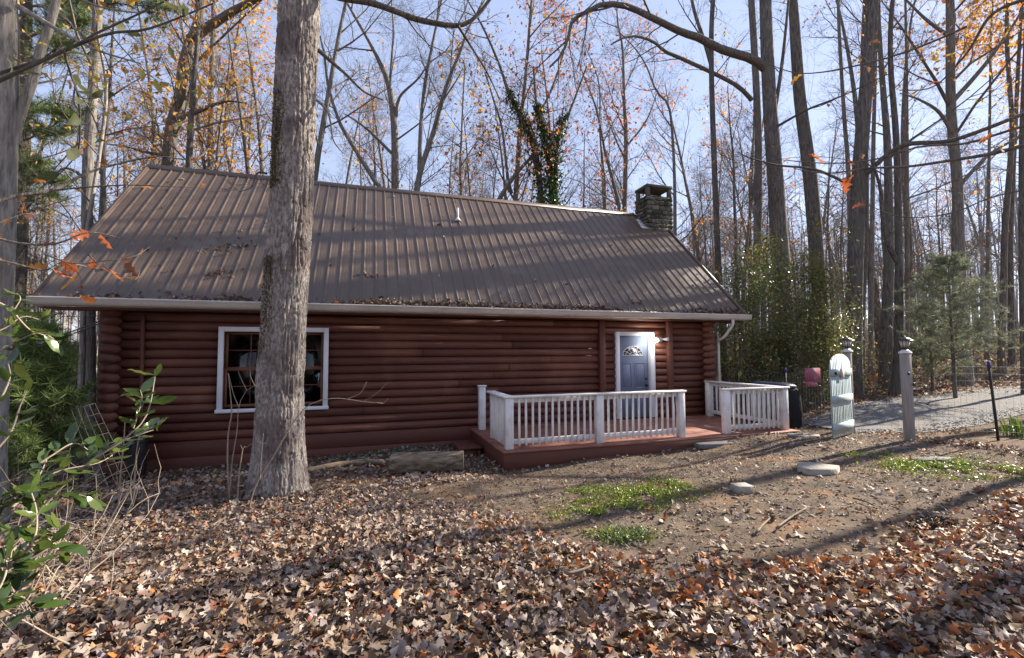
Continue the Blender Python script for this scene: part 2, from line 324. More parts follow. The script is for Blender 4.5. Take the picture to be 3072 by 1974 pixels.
# gravel drive
m_drive = M('grey gravel', (.085, .082, .082), (.23, .222, .218), 45, (1, 1, 1), .95, .9, 45, c3=(.21, .175, .14), s3=.8, bdist=.03)
near = np.array([(9.55, 6.95), (10.2, 6.5), (11.5, 6.35), (13, 6.55), (16.5, 7.1), (30, 8.6), (60, 12)]); far = np.array([(10.1, 8.6), (11.3, 9.1), (13.3, 9.75), (15, 10.1), (19, 10.5), (30, 11.6), (60, 15)])
a_, c_ = resample(near, 220), resample(far, 220); u = np.linspace(0, 1, 16)
G = a_[:, None]*(1-u)[:, None]+c_[:, None]*u[:, None]; zz = gz(G[..., 0], G[..., 1])+.012+.03*np.sin(u*np.pi)
Vd = np.concatenate([G, zz[..., None]], -1).reshape(-1, 3); i, j = np.meshgrid(np.arange(219), np.arange(15), indexing='ij')
put(bpy.data.objects.new('gravel_drive', rawmesh('gravel_drive', Vd, None, np.stack([i*16+j, (i+1)*16+j, (i+1)*16+j+1, i*16+j+1], -1).reshape(-1, 4), m_drive, True)), None, kind='structure')
DRIVE = np.vstack([near, far[::-1]])
def drivez(x, y): return gz(x, y)+.03

# ------------------------------------------------------------------ log cabin
DZ = -.061; YW, XL, XR = 10.34, -4.70, 9.03
EY, EZ, RY, RZ = 9.80, 2.675, 13.70, 6.525
XRL, XRR = -5.49, 9.77
SLOPE = (RZ-EZ)/(RY-EY); LH = .178; LZ0 = 2.1155
cabin = thing('log_cabin', 'red stained log cabin with brown metal roof and white trimmed window and door', 'cabin', (2.2, YW, -.5))
def logprof(z0, z1, n=7, face=0.0, bulge=.065, depth=.2):    # (y, z) D section, bulging towards -y
    th = np.linspace(-np.pi/2, np.pi/2, n); zc, h = (z0+z1)/2, (z1-z0)/2-.003
    return [(face-np.cos(a)*bulge, zc+np.sin(a)*h) for a in th]+[(face+depth, z1-.003), (face+depth, z0+.003)]
WX0, WX1, WZ0, WZ1 = -2.76, -.92, .60, 2.11
DX0, DX1, DZT = 6.10, 7.08, 2.09
def cut(x0, x1, z0, z1):
    segs = [(x0, x1)]
    for a, c, zl, zh in ((WX0, WX1, WZ0, WZ1), (DX0, DX1, -1, DZT)):
        if z1 > zl+.02 and z0 < zh-.02:
            segs = [s for p, q in segs for s in ((p, min(q, a)), (max(p, c), q)) if s[1]-s[0] > .01]
    return segs
zs = [LZ0-k*LH for k in range(-2, 13)]
courses = [(zs[k+1], zs[k]) for k in range(len(zs)-1)]; courses.insert(0, (zs[0], 2.60))
for k, (z0, z1) in enumerate(courses):
    jig = rng.normal(0, .004)
    for a, c in cut(XL-.10, XR-.02, z0, z1):
        j_ = a+(c-a)*rng.uniform(.25, .75)
        for p_, q_ in (((a, j_-.0015), (j_+.0015, c)) if c-a > 3 else ((a, c),)): e_ = rng.normal(0, .004); MB().prism(logprof(z0+.001*abs(e_), z1, face=YW+jig+.04+e_, bulge=.065+rng.normal(0, .004)), 0, p_, q_).obj('wall_log', m_log, cabin)
for z0, z1 in ((-.325, -.022), (-.63, -.328)):                  # skirt boards, behind the deck too
    MB().box((XL-.02, YW+.0, z0), (XR, YW+.05, z1), None, .006).obj('skirt_board', m_trimred, cabin)
# side walls: logs along Y, ends pass the corner
for side, X in ((-1, XL), (1, XR)):
    for k, (z0, z1) in enumerate(courses):
        off = rng.normal(0, .012); zc = (z0+z1)/2-LH/2
        pr = [(X+side*(-.0), zc)]
        w2 = .125; cx = X-side*-.0+side*(-.13) if side > 0 else X+.115
        th = np.linspace(0, 2*np.pi, 11)[:-1]
        poly = [(cx+np.sign(np.cos(a))*abs(np.cos(a))**.6*w2, zc+np.sign(np.sin(a))*abs(np.sin(a))**.75*(LH/2-.004)) for a in th]
        MB().prism(poly, 1, YW-.20+off, 17.05).obj('corner_log', m_log, cabin)
    MB().prism([(YW+.1, 2.3), (17.0, 2.3), (17.0, 2.75), (RY, RZ-.25), (YW+.1, 2.85)], 0, X-side*.22, X-side*.06).obj('gable', m_trimred, cabin)
MB().box((XL, 16.95, -1.4), (XR, 17.15, 2.6)).obj('back_wall', m_log, cabin)
MB().box((XL+.3, YW+.3, -.12), (XR-.3, 16.9, -.06)).obj('floor', m_dark, cabin)
MB().box((XL+.3, YW+.25, 2.56), (XR-.3, 16.9, 2.62)).obj('ceiling', m_dark, cabin)
MB().box((-.6, YW+.2, -.06), (-.5, 16.9, 2.56)).add(*boxgeo((XL+.3, 13.0, -.06), (-.5, 13.1, 2.56))).obj('partition', m_dark, cabin)
# soffit and rake boards
MB().box((XRL+.05, EY+.02, 2.475), (XRR-.05, YW+.05, 2.50)).obj('soffit', m_trimred, cabin)
roof = bpy.data.objects.new('roof', None); roof.location = (0, 0, 0); put(roof, cabin); roof.location = [0, 0, 0]; LOC[roof.name] = wloc(cabin)
sdir = np.array([0, RY-EY, RZ-EZ]); SLEN = np.linalg.norm(sdir); sdir /= SLEN; sn = np.array([0, -sdir[2], sdir[1]])
XCH, YCH = 8.86, 12.93
def roofslab(mb, x0, x1, s0, s1, back=False, th=.07, lift=-.02):
    V, T, Q = boxgeo((x0, s0, lift-th), (x1, s1, lift)); d = sdir*np.array([1, -1 if back else 1, 1]); n = sn*np.array([1, -1 if back else 1, 1])
    o = np.array([0, EY if not back else 2*RY-EY, EZ]); return mb.add(V[:, :1]*[1, 0, 0]+V[:, 1:2]*d+V[:, 2:3]*n+o, T, Q)
sch = (YCH-EY)/sdir[1]
mb = MB(); roofslab(mb, XRL+.02, XCH, .02, SLEN); roofslab(mb, XCH, XRR-.02, .02, sch-.01); roofslab(mb, XRL+.02, XRR-.02, .02, SLEN, True); mb.obj('roof_deck', m_trimred, roof)
RS = .252
def panelmesh(L, w=RS):
    u = [0, .018, .030, .046, .058, .076]; h = [0, 0, .022, .022, 0, 0]
    for c in np.linspace(.115, w-.035, 3): u += [c-.010, c, c+.010]; h += [.0, .0022, .0]
    u.append(w+.004); h.append(.0)
    u = np.array(u)-.04; h = np.array(h); n = len(u)
    A = u[:, None]*[1, 0, 0]+h[:, None]*sn; return rawmesh('roof_panel', np.vstack([A, A+sdir*L]), None, [[i, i+1, n+i+1, n+i] for i in range(n-1)], m_roof)
pm, pms = panelmesh(SLEN-.02), panelmesh(sch)
x = XRL+.06; k = 0
while x < XRR-.1:
    inst('roof_panel', pms if x+RS > XCH+.1 else pm, (x, EY, EZ+rng.normal(0, .001)), roof); x += RS; k += 1
pb = panelmesh(SLEN-.02).copy(); co = np.zeros(len(pb.vertices)*3, np.float32); pb.vertices.foreach_get('co', co); co = co.reshape(-1, 3); co[:, 1] *= -1; pb.vertices.foreach_set('co', co.ravel()); pb.name = 'roof_panel'
x = XRL+.06
while x < XRR-.1: inst('roof_panel', pb, (x, 2*RY-EY, EZ), roof); x += RS
mb = MB()
for s in (-1, 1): mb.add(np.array([[XRL, 0, .045], [XCH-.03, 0, .045], [XCH-.03, s*.13, -.085], [XRL, s*.13, -.085], [XRL, 0, .02], [XCH-.03, 0, .02], [XCH-.03, s*.13, -.11], [XRL, s*.13, -.11]])+[0, RY, RZ], None, [[0, 1, 2, 3], [3, 2, 6, 7], [0, 3, 7, 4], [1, 5, 6, 2]])
mb.obj('ridge_cap', m_roof, roof)
for X0, X1, s1 in ((XRL-.012, XRL+.05, SLEN), (XRR-.05, XRR+.012, sch)):
    mb = MB(); roofslab(mb, X0, X1, -.01, s1, th=.13, lift=.03); roofslab(mb, X0, X1, -.01, SLEN, True, th=.13, lift=.03); mb.obj('rake_trim', m_roof, roof)
# gutter: K profile
gp = [(EY-.005, EZ-.02), (EY-.125, EZ-.02), (EY-.128, EZ-.045), (EY-.118, EZ-.05), (EY-.118, EZ-.095), (EY-.095, EZ-.115), (EY-.09, EZ-.155), (EY-.005, EZ-.155), (EY-.005, EZ-.145), (EY-.08, EZ-.145), (EY-.105, EZ-.09), (EY-.105, EZ-.045), (EY-.02, EZ-.045)]
n = len(gp); V = np.array([[X, y, z] for X in (XRL-.03, XRR+.06) for y, z in gp])
mb = MB().add(V, None, [[i, (i+1) % n, n+(i+1) % n, n+i] for i in range(n)])
for X in (XRL-.03, XRR+.06): mb.box((X-.002, EY-.12, EZ-.155), (X+.002, EY-.005, EZ-.03))
mb.box((XRL, EY-.004, EZ-.17), (XRR, EY+.03, EZ-.0))
gut = mb.obj('gutter', m_gutter, cabin)
dsp = resample([(9.26, EY-.05, EZ-.15), (9.26, EY-.05, EZ-.30), (9.24, EY+.03, EZ-.40), (9.18, YW-.34, EZ-.62), (9.15, YW-.20, EZ-.70), (9.15, YW-.16, EZ-.80), (9.15, YW-.16, .3), (9.15, YW-.16, -.1)], 26)
MB().tube(dsp, [.037]*26, 10).obj('downspout', m_gutter, cabin, True)
MB().tube(resample([(-4.12, YW-.02, 2.48), (-4.11, YW-.05, 2.0), (-4.08, YW-.05, .3), (-4.05, YW-.05, -.45)], 12), [.036]*12, 10).obj('drainpipe', m_log, cabin, True)
for x0, x1, z0 in ((5.545, 5.70, DZ), (7.565, 7.72, DZ)):
    MB().box((x0, YW-.11, z0), (x1, YW+.02, 2.47), None, .006).obj('wall_post', m_trimred, cabin)
# window
win = bpy.data.objects.new('window', None); put(win, cabin); LOC[win.name] = wloc(cabin)
t0, yb = .095, YW-.065
MB().box((WX0-t0, yb, WZ0-.03), (WX0, yb+.05, WZ1+t0), None, .004).box((WX1, yb, WZ0-.03), (WX1+t0, yb+.05, WZ1+t0), None, .004).box((WX0+.001, yb+.001, WZ1), (WX1-.001, yb+.049, WZ1+t0), None, .004).obj('trim', m_trimwhite, win)
MB().box((WX0-t0-.02, yb-.03, WZ0-.10), (WX1+t0+.02, yb+.06, WZ0-.03), None, .006).obj('sill', m_trimwhite, win)
mb = MB(); ws = YW+.02; cxm = (WX0+WX1)/2
for a, c in ((WX0, cxm), (cxm, WX1)):
    zm = (WZ0+WZ1)/2+.02
    for z0, z1, yo in ((WZ0, zm, .0), (zm-.03, WZ1, .025)):
        f = .055
        mb.box((a, ws+yo, z0), (a+f, ws+yo+.03, z1)); mb.box((c-f, ws+yo, z0), (c, ws+yo+.03, z1)); mb.box((a+f, ws+yo+.001, z0), (c-f, ws+yo+.029, z0+f)); mb.box((a+f, ws+yo+.001, z1-f), (c-f, ws+yo+.029, z1))
mb.obj('sash', m_sash, win)
mb = MB()
for a, c in ((WX0, cxm), (cxm, WX1)):
    zm = (WZ0+WZ1)/2+.02
    mb.box(((a+c)/2-.009, ws+.032, WZ0+.05), ((a+c)/2+.009, ws+.04, WZ1-.05))
    for z in (WZ0+.41, zm+.36): mb.box((a+.05, ws+.033, z-.009), (c-.05, ws+.041, z+.009))
mb.obj('muntin', m_sash, win)
for a, c in ((WX0, cxm), (cxm, WX1)):
    MB().box((a+.04, ws+.045, WZ0+.03), (c-.04, ws+.049, WZ1-.03)).obj('pane', m_glass, win)
MB().box((cxm+.08, ws+.09, WZ1-.20), (WX1-.03, ws+.10, WZ1-.03)).obj('blind', m_blind, win)
# door
dw = bpy.data.objects.new('entrance', None); put(dw, cabin); LOC[dw.name] = wloc(cabin)
yd = YW-.075
MB().box((DX0-.075, yd, DZ+.02), (DX0+.03, YW+.13, DZT+.10), None, .005).box((DX1-.03, yd, DZ+.02), (DX1+.10, YW+.13, DZT+.10), None, .005).box((DX0+.031, yd+.001, DZT), (DX1-.031, YW+.128, DZT+.10), None, .005).obj('door_frame', m_trimwhite, dw)
MB().box((DX0+.03, yd+.02, DZ+.001), (DX1-.03, YW+.13, DZ+.04)).obj('threshold', m_black, dw)
d0, d1, dzb, dzt, ydr = DX0+.031, DX1-.031, DZ+.04, DZT-.001, YW+.06
door = MB().box((d0, ydr, dzb), (d1, ydr+.045, dzt), None, .003).obj('door', m_door, dw)
def panel(x0, x1, z0, z1):
    mb = MB(); f = .018
    for a, bb in (((x0, z0), (x1, z0+f)), ((x0, z1-f), (x1, z1)), ((x0, z0+f), (x0+f, z1-f)), ((x1-f, z0+f), (x1, z1-f))): mb.box((a[0], ydr-.009, a[1]), (bb[0], ydr+.001, bb[1]), None, .003)
    mb.box((x0+.045, ydr-.006, z0+.045), (x1-.045, ydr+.001, z1-.045), None, .004); mb.obj('panel', m_door, dw)
pw = (d1-d0); pc = (d0+d1)/2
for x0, x1 in ((d0+.10, pc-.045), (pc+.045, d1-.10)):
    panel(x0, x1, dzb+.16, dzb+.62); panel(x0, x1, dzb+.74, dzb+1.40)
th = np.linspace(0, np.pi, 13); R1, zf = .30, dzb+1.60
fan = [(pc+np.cos(a)*R1, zf+np.sin(a)*.235) for a in th]
MB().prism([(x_, z_) for x_, z_ in fan], 1, ydr-.004, ydr+.0005).obj('fanlight', glassmat('fanlight glass', (.25, .28, .3)), dw)
mb = MB()
for i in range(12):
    for (xa, za), (xb, zb) in (((fan[i]), (fan[i+1])),): mb.tube([(xa, ydr-.006, za), (xb, ydr-.006, zb)], [.010, .010], 6)
mb.tube([(pc-R1, ydr-.006, zf), (pc+R1, ydr-.006, zf)], [.010]*2, 6)
for a in np.linspace(.0, np.pi, 7)[1:-1]: mb.tube([(pc+np.cos(a)*.09, ydr-.006, zf+np.sin(a)*.07), (pc+np.cos(a)*R1, ydr-.006, zf+np.sin(a)*.235)], [.006]*2, 5)
for a in np.linspace(0, np.pi, 9)[:-1]:
    b2 = a+np.pi/8; mb.tube([(pc+np.cos(a)*.09, ydr-.006, zf+np.sin(a)*.07), (pc+np.cos(b2)*.09, ydr-.006, zf+np.sin(b2)*.07)], [.006]*2, 5)
    mb.tube([(pc+np.cos(a)*.2, ydr-.006, zf+np.sin(a)*.155), (pc+np.cos(a+np.pi/16)*.235, ydr-.006, zf+np.sin(a+np.pi/16)*.19), (pc+np.cos(b2)*.2, ydr-.006, zf+np.sin(b2)*.155)], [.005]*3, 5)
mb.obj('fanlight_bars', m_capw, dw)
for nm, z, r in (('deadbolt', .99+DZ+.03, .03), ('door_knob', .82+DZ+.03, .034)):
    MB().tube([(d1-.075, ydr+.0, z), (d1-.075, ydr-.014, z), (d1-.075, ydr-.018, z), (d1-.075, ydr-.045, z), (d1-.075, ydr-.062, z), (d1-.075, ydr-.07, z)], [r*1.1, r*1.05, r*.5, r*.6, r, r*.6] if nm == 'door_knob' else [r, r, r*.9, r*.4, r*.3, r*.2], 12).obj(nm, m_black, dw, True)
# chimney
ch = bpy.data.objects.new('chimney', None); put(ch, cabin); LOC[ch.name] = wloc(cabin)
CX0, CX1, CY0, CY1, CZT = 8.87, 9.89, 12.94, 13.68, 6.97
MB().box((CX0+.03, CY0+.03, -.6), (CX1-.03, CY1-.03, CZT-.01)).obj('chimney_core', m_mortar, ch)
smesh = []
for k in range(6):
    V, T, Q = boxgeo((-.5, -.5, -.5), (.5, .5, .5), .17); V = V+rng.normal(0, .035, V.shape); smesh.append(rawmesh('stone', V, T, Q, m_stone))
ns = 0
for face in range(4):
    u0, u1 = ((CX0, CX1), (CY0, CY1))[face in (2, 3)]
    z = 5.3 if face in (0, 2) else 5.6
    while z < CZT-.02:
        h = min(rng.uniform(.10, .19), CZT-z); u_ = u0
        while u_ < u1-.02:
            wd = min(rng.uniform(.13, .34), u1-u_)
            if u1-u_-wd < .08: wd = u1-u_
            c = u_+wd/2; zc = z+h/2; e = rng.normal(0, .010)
            pos = ((c, CY0+.05+e, zc), (c, CY1-.05+e, zc), (CX0+.05+e, c, zc), (CX1-.05+e, c, zc))[face]
            sc = (wd-.018, .13, h-.018) if face < 2 else (.13, wd-.018, h-.018)
            if ns < 290: inst('stone', smesh[rng.integers(6)], pos, ch, None, sc); ns += 1
            u_ += wd
        z += h
for X in (CX0+.02, CX1-.15):
    for Y in (CY0+.02, CY1-.15): MB().box((X, Y, CZT-.02), (X+.13, Y+.13, 7.27), None, .015).obj('cap_pier', m_cap, ch)
V, T, Q = boxgeo((CX0-.005, CY0-.005, 7.265), (CX1+.005, CY1+.005, 7.36), .015); MB().add(V, T, Q).obj('cap_slab', m_cap, ch)
mb = MB()
for k in range(3):
    s = sch+.02+k*.22
    roofslab(mb, XCH-.22+.03*k, XCH+.02, s, s+.19, th=.006, lift=.035)
mb.obj('flashing', m_flash, ch)
vp = np.array([2.36, 12.60, EZ+(12.60-EY)*SLOPE])
MB().tube([vp-[0, 0, .1], vp+[0, 0, .36]], [.03, .03], 10).tube([vp-[0, .02, .03], vp+[0, -.01, .07]], [.10, .035], 12).obj('vent_pipe', m_white, roof, True)
# porch flood light
fl = bpy.data.objects.new('floodlight', None); put(fl, cabin); LOC[fl.name] = wloc(cabin)
MB().tube([(7.36, YW-.03, 1.99), (7.36, YW-.09, 1.99)], [.06, .055], 14).obj('base', m_white, fl, True)
MB().tube([(7.36, YW-.08, 2.0), (7.28, YW-.14, 1.985), (7.2, YW-.16, 1.975)], [.02, .025, .05], 12, False).obj('lamp_head', m_white, fl, True)
MB().tube([(7.36, YW-.08, 2.0), (7.42, YW-.12, 2.0), (7.45, YW-.13, 2.0), (7.54, YW-.15, 2.0)], [.02, .025, .035, .058], 14).obj('lamp_head', m_white, fl, True)
bl = aty(1962.5, 1021, YW-.22)
th = np.linspace(.001, np.pi, 7)
MB().tube([bl+np.array([0, -.065*np.cos(a), 0]) for a in th], [max(.065*np.sin(a), .002) for a in th], 14).obj('bulb', emis('lit bulb', (1, .96, .88), 45), fl, True)

# ------------------------------------------------------------------ deck
deck = thing('deck', 'low red stained wooden deck with white railings in front of the door', 'deck', (5.6, 9.0, -.3))
YD, XD0, XD1 = 7.63, 2.225, 8.95
nb = 19; bw = (YW-.03-YD)/nb
bm = rawmesh('deck_board', *boxgeo((-(XD1-XD0)/2, -bw/2+.003, -.036), ((XD1-XD0)/2, bw/2-.003, 0), .005), m_deck)
for k in range(nb): inst('deck_board', bm, ((XD0+XD1)/2+rng.normal(0, .004), YD+bw*(k+.5), DZ+rng.normal(0, .0015)), deck)
for lo, hi in (((XD0+.03, YD+.03, -.42), (XD1-.03, YD+.07, DZ-.038)), ((XD0+.03, YD+.071, -.45), (XD0+.07, YW-.02, DZ-.038)), ((XD1-.07, YD+.071, -.40), (XD1-.03, YW-.02, DZ-.038))):
    MB().box(lo, hi, None, .004).obj('fascia', m_trimred, deck)
mb = MB()
for X in np.arange(XD0+.5, XD1-.3, .55): mb.box((X, YD+.075, DZ-.20), (X+.04, YW-.05, DZ-.037))
mb.obj('joist', m_trimred, deck)
RT = DZ+.944
def post(x0, x1, y0, y1, top=RT-.036): MB().box((x0, y0, DZ+.001), (x1, y1, top), None, .006).obj('railing_post', m_white, deck)
PY0, PY1 = 7.765, 7.90
for x0, x1 in ((2.325, 2.47), (4.128, 4.275), (5.985, 6.115), (7.12, 7.255), (8.69, 8.83)): post(x0, x1, PY0, PY1)
post(2.36, 2.475, 8.92, 9.04); post(2.36, 2.505, 9.95, 10.09, RT+.02); post(8.68, 8.825, 10.05, 10.20)
MB().box((2.335, 9.925, RT+.021), (2.53, 10.115, RT+.05), None, .006).obj('post_cap', m_white, deck)
MB().box((2.40, 10.092, RT-.10), (2.44, 10.33, RT+.01)).box((2.40, 10.092, DZ+.06), (2.44, 10.33, DZ+.15)).obj('rail', m_white, deck)
def caprail(lo, hi): MB().box(lo, hi, None, .006).obj('cap_rail', m_white, deck)
caprail((2.28, 7.745, RT-.035), (6.145, 7.905, RT)); caprail((2.281, 7.907, RT-.035), (2.475, 9.06, RT))
caprail((7.09, 7.745, RT-.035), (8.87, 7.905, RT)); caprail((8.67, 7.907, RT-.035), (8.869, 10.22, RT))
def rail(lo, hi): MB().box(lo, hi, None, .004).obj('rail', m_white, deck)
for a, c in ((2.472, 4.126), (4.277, 5.983), (7.257, 8.688)):
    for z0, z1 in ((RT-.13, RT-.037), (DZ+.075, DZ+.165)): rail((a, 7.835, z0), (c, 7.873, z1))
for z0, z1 in ((RT-.13, RT-.037), (DZ+.075, DZ+.165)):
    rail((2.37, 7.902, z0), (2.408, 8.918, z1)); rail((8.765, 7.902, z0), (8.803, 10.048, z1))
bal = rawmesh('baluster', *boxgeo((-.018, -.018, 0), (.018, .018, .86), .004), m_white)
def balus(a, c, n, fixed, axis):
    for x in np.linspace(a, c, n+2)[1:-1]:
        p = (x, fixed, DZ+.05) if axis == 0 else (fixed, x, DZ+.05); inst('baluster', bal, p, deck, (rng.normal(0, .003), rng.normal(0, .003), rng.normal(0, .03)))
balus(2.46, 4.14, 12, 7.815, 0); balus(4.265, 5.995, 12, 7.815, 0); balus(7.245, 8.70, 10, 7.815, 0)
balus(7.88, 8.95, 9, 2.350, 1); balus(7.88, 10.06, 16, 8.823, 1)
st = thing('wooden_step', 'small red stained box step at the deck corner by the log wall', 'step', (1.95, 9.4, -.45))
MB().box((1.72, 9.05, -.285), (2.22, 9.85, -.25), None, .006).obj('tread', m_trimred, st)
MB().box((1.76, 9.08, -.60), (1.80, 9.82, -.287)).box((2.14, 9.08, -.60), (2.18, 9.82, -.287)).box((1.801, 9.1, -.60), (2.139, 9.14, -.288)).obj('riser', m_trimred, st)

# ------------------------------------------------------------------ gate, posts, lamps, fence
gh = at(2556, 1294, 9.2); gn = at(2495.9, 1319.3, 8.55); gh[2] = gz(gh[0], gh[1])+.03
gd = gn-gh; gd[2] = 0; GW = np.linalg.norm(gd); gd /= GW; gnm = np.array([-gd[1], gd[0], 0]); 
if gnm[1] > 0: gnm = -gnm
gate = thing('garden_gate', 'pale blue arched board gate standing open on its grey post', 'gate', gh)
def gpt(u, v, z): return gh+gd*u+gnm*v+np.array([0, 0, z])
def gbox(u0, u1, v0, v1, z0, z1, z1b=None):
    z1b = z1 if z1b is None else z1b
    V = [gpt(u, v, z) for u, zt in ((u0, z1), (u1, z1b)) for v in (v0, v1) for z in (z0, zt)]
    return np.array(V), None, [[0, 1, 3, 2], [4, 6, 7, 5], [0, 4, 5, 1], [2, 3, 7, 6], [0, 2, 6, 4], [1, 5, 7, 3]]
def arch(u): return 1.36+.235*math.sqrt(max(0, 1-((u-GW/2)/(GW/2))**2))
NS = 13
for k in range(NS):
    u0, u1 = GW*k/NS+.004, GW*(k+1)/NS-.004; e = rng.normal(0, .0015)
    MB().add(*gbox(u0, u1, e, .02+e, .0, arch(u0), arch(u1))).obj('gate_slat', m_gate, gate)
for z0, z1 in ((.13, .26), (.66, .79), (1.17, 1.30)): MB().add(*gbox(.0, GW, .022, .045, z0, z1)).obj('batten', m_gate, gate)
MB().add(*gbox(GW*.43, GW*.57, .046, .054, 1.13, 1.32)).obj('notice', m_notice, gate, label='small pink and white notice pinned to the top batten')
MB().add(*gbox(GW*.80, GW*.90, .046, .058, 1.21, 1.235)).add(*gbox(GW*.83, GW*.86, .046, .075, 1.19, 1.25)).obj('latch', m_black, gate)
MB().add(*gbox(-.02, .16, -.008, -.001, 1.22, 1.26)).add(*gbox(-.02, .16, -.008, -.001, .18, .22)).obj('hinge', m_black, gate)
def gpost(name, label, p, wid, top):
    t = thing(name, label, 'post', p, 'grey wooden gate posts')
    MB().box((p[0]-wid/2, p[1]-wid/2, p[2]-.3), (p[0]+wid/2, p[1]+wid/2, top), None, .008).obj('shaft', m_greywood, t)
    return t
pR = atz(2729, 1322.7, .01); pL = gh+np.array([.10, .10, -.03])
gp1 = gpost('gate_post', 'weathered grey gate post standing alone on the right of the opening', pR, .128, pR[2]+1.60)
for dz, dx in ((1.23, -.08), (1.03, .05)): MB().box((pR[0]+dx-.02, pR[1]-.10, pR[2]+dz-.02), (pR[0]+dx+.02, pR[1]-.079, pR[2]+dz+.03), None, .004).obj('hinge_pin', m_black, gp1)
gp2 = gpost('gate_post', 'grey gate post behind the open blue gate', pL, .115, pL[2]+1.66)
def postlamp(p, z, label):
    t = thing('post_lamp', label, 'lamp', (p[0], p[1], z), 'lanterns on the gate posts')
    def frus(mb, s0, s1, z0, z1):
        V = [(p[0]+sx*s, p[1]+sy*s, zz_) for s, zz_ in ((s0, z0), (s1, z1)) for sx, sy in ((-1, -1), (1, -1), (1, 1), (-1, 1))]
        return mb.add(V, None, [[0, 1, 5, 4], [1, 2, 6, 5], [2, 3, 7, 6], [3, 0, 4, 7], [3, 2, 1, 0], [4, 5, 6, 7]])
    mb = MB(); frus(mb, .072, .072, z, z+.025); frus(mb, .072, .03, z+.025, z+.07); mb.obj('base_cap', m_capw, t)
    mb = MB(); frus(mb, .03, .03, z+.068, z+.10); frus(mb, .055, .06, z+.10, z+.115); mb.obj('neck', m_bronze, t)
    mb = MB(); frus(mb, .042, .066, z+.116, z+.235); mb.obj('glass', m_lampglass, t)
    mb = MB()
    for sx, sy in ((-1, -1), (1, -1), (1, 1), (-1, 1)): mb.tube([(p[0]+sx*.044, p[1]+sy*.044, z+.115), (p[0]+sx*.068, p[1]+sy*.068, z+.236)], [.006]*2, 6)
    for sx, sy in ((0, -1), (1, 0), (0, 1), (-1, 0)): mb.tube([(p[0]+sx*.044, p[1]+sy*.044, z+.115), (p[0]+sx*.068, p[1]+sy*.068, z+.236)], [.005]*2, 6)
    mb.obj('frame', m_bronze, t)
    mb = MB(); frus(mb, .105, .098, z+.236, z+.246); frus(mb, .098, .03, z+.246, z+.295); frus(mb, .02, .012, z+.30, z+.32); mb.obj('lamp_roof', m_bronze, t)
postlamp(pR, pR[2]+1.601, 'square bronze lantern on top of the lone right gate post')
postlamp(pL, pL[2]+1.661, 'square bronze lantern above the open blue gate')
# wire fences with steel stakes
m_wire = M('galvanised wire', (.22, .22, .21), (.16, .15, .14), 9, rough=.6)
m_purple = M('purple stake tip', (.06, .03, .16), (.05, .025, .12), 9, rough=.5)
def wirefence(name, label, pts, tops, hh, skip0=True):
    t = thing(name, label, 'fence', (pts[0][0], pts[0][1], gz(*pts[0])))
    mb = MB(); P = np.array(pts, float); d = np.r_[0, np.cumsum(np.linalg.norm(np.diff(P, axis=0), axis=1))]
    for k, p in enumerate(pts):
        if k == 0 and skip0: continue
        z = float(gz(*p)); ln = tops[k]
        MB().box((p[0]-.016, p[1]-.016, z-.3), (p[0]+.016, p[1]+.016, z+hh+.10), Matrix.Translation((p[0], p[1], z)) @ Matrix.Rotation(ln, 4, 'Y') @ Matrix.Translation((-p[0], -p[1], -z))).obj('stake', m_black, t)
        MB().box((p[0]-.019, p[1]-.019, z+hh-.02), (p[0]+.019, p[1]+.019, z+hh+.11), Matrix.Translation((p[0], p[1], z)) @ Matrix.Rotation(ln, 4, 'Y') @ Matrix.Translation((-p[0], -p[1], -z))).obj('stake_tip', m_purple, t)
    ss = np.arange(0, d[-1], .10); pp = np.stack([np.interp(ss, d, P[:, 0]), np.interp(ss, d, P[:, 1])], 1); zz_ = gz(pp[:, 0], pp[:, 1])
    vw = np.stack([np.c_[pp, zz_+.02], np.c_[pp, zz_+hh]], 1); V, Q = tubes(vw, np.full(vw.shape[:2], .0016), 3); mb.add(V, None, Q)
    hw = np.stack([np.c_[pp, zz_+h] for h in np.linspace(.03, hh, 11)], 0); V, Q = tubes(hw, np.full(hw.shape[:2], .0017), 3); mb.add(V, None, Q)
    mb.obj('wire_mesh', m_wire, t, kind='stuff'); return t
tp = atz(2995, 1322, .04)[:2]
wirefence('wire_fence', 'thin wire fence with a leaning black stake right of the lone gate post', [tuple(pR[:2]+[.1, 0]), tuple(tp), (12.2, 4.1), (14.5, 2.5)], [0, -.10, 0, 0], 1.32)
wirefence('wire_fence', 'thin wire fence running behind the pink sign from the blue gate to the cabin', [tuple(pL[:2]+[0, .1]), (10.05, 8.9), (9.95, 10.9), (9.9, 12.8)], [0, 0, 0, 0], 1.25)
sp_ = at(2438, 1132, 10.6)
sg = thing('hanging_sign', 'faded pink sign hung on the wire fence beside the blue gate', 'sign', (sp_[0], sp_[1], sp_[2]-.22))
sd = np.array([.93, -.36, 0])
def sbox(u0, u1, z0, z1, th=.006):
    V = np.array([sp_+sd*u+np.array([.36, .93, 0])*v+[0, 0, z] for u in (u0, u1) for v in (0, th) for z in (z0, z1)]); return V, None, [[0, 1, 3, 2], [4, 6, 7, 5], [0, 4, 5, 1], [2, 3, 7, 6], [0, 2, 6, 4], [1, 5, 7, 3]]
MB().add(*sbox(-.175, .175, -.10, .22)).add(*sbox(-.175, .09, -.215, -.101)).obj('sign_panel', m_sign, sg)
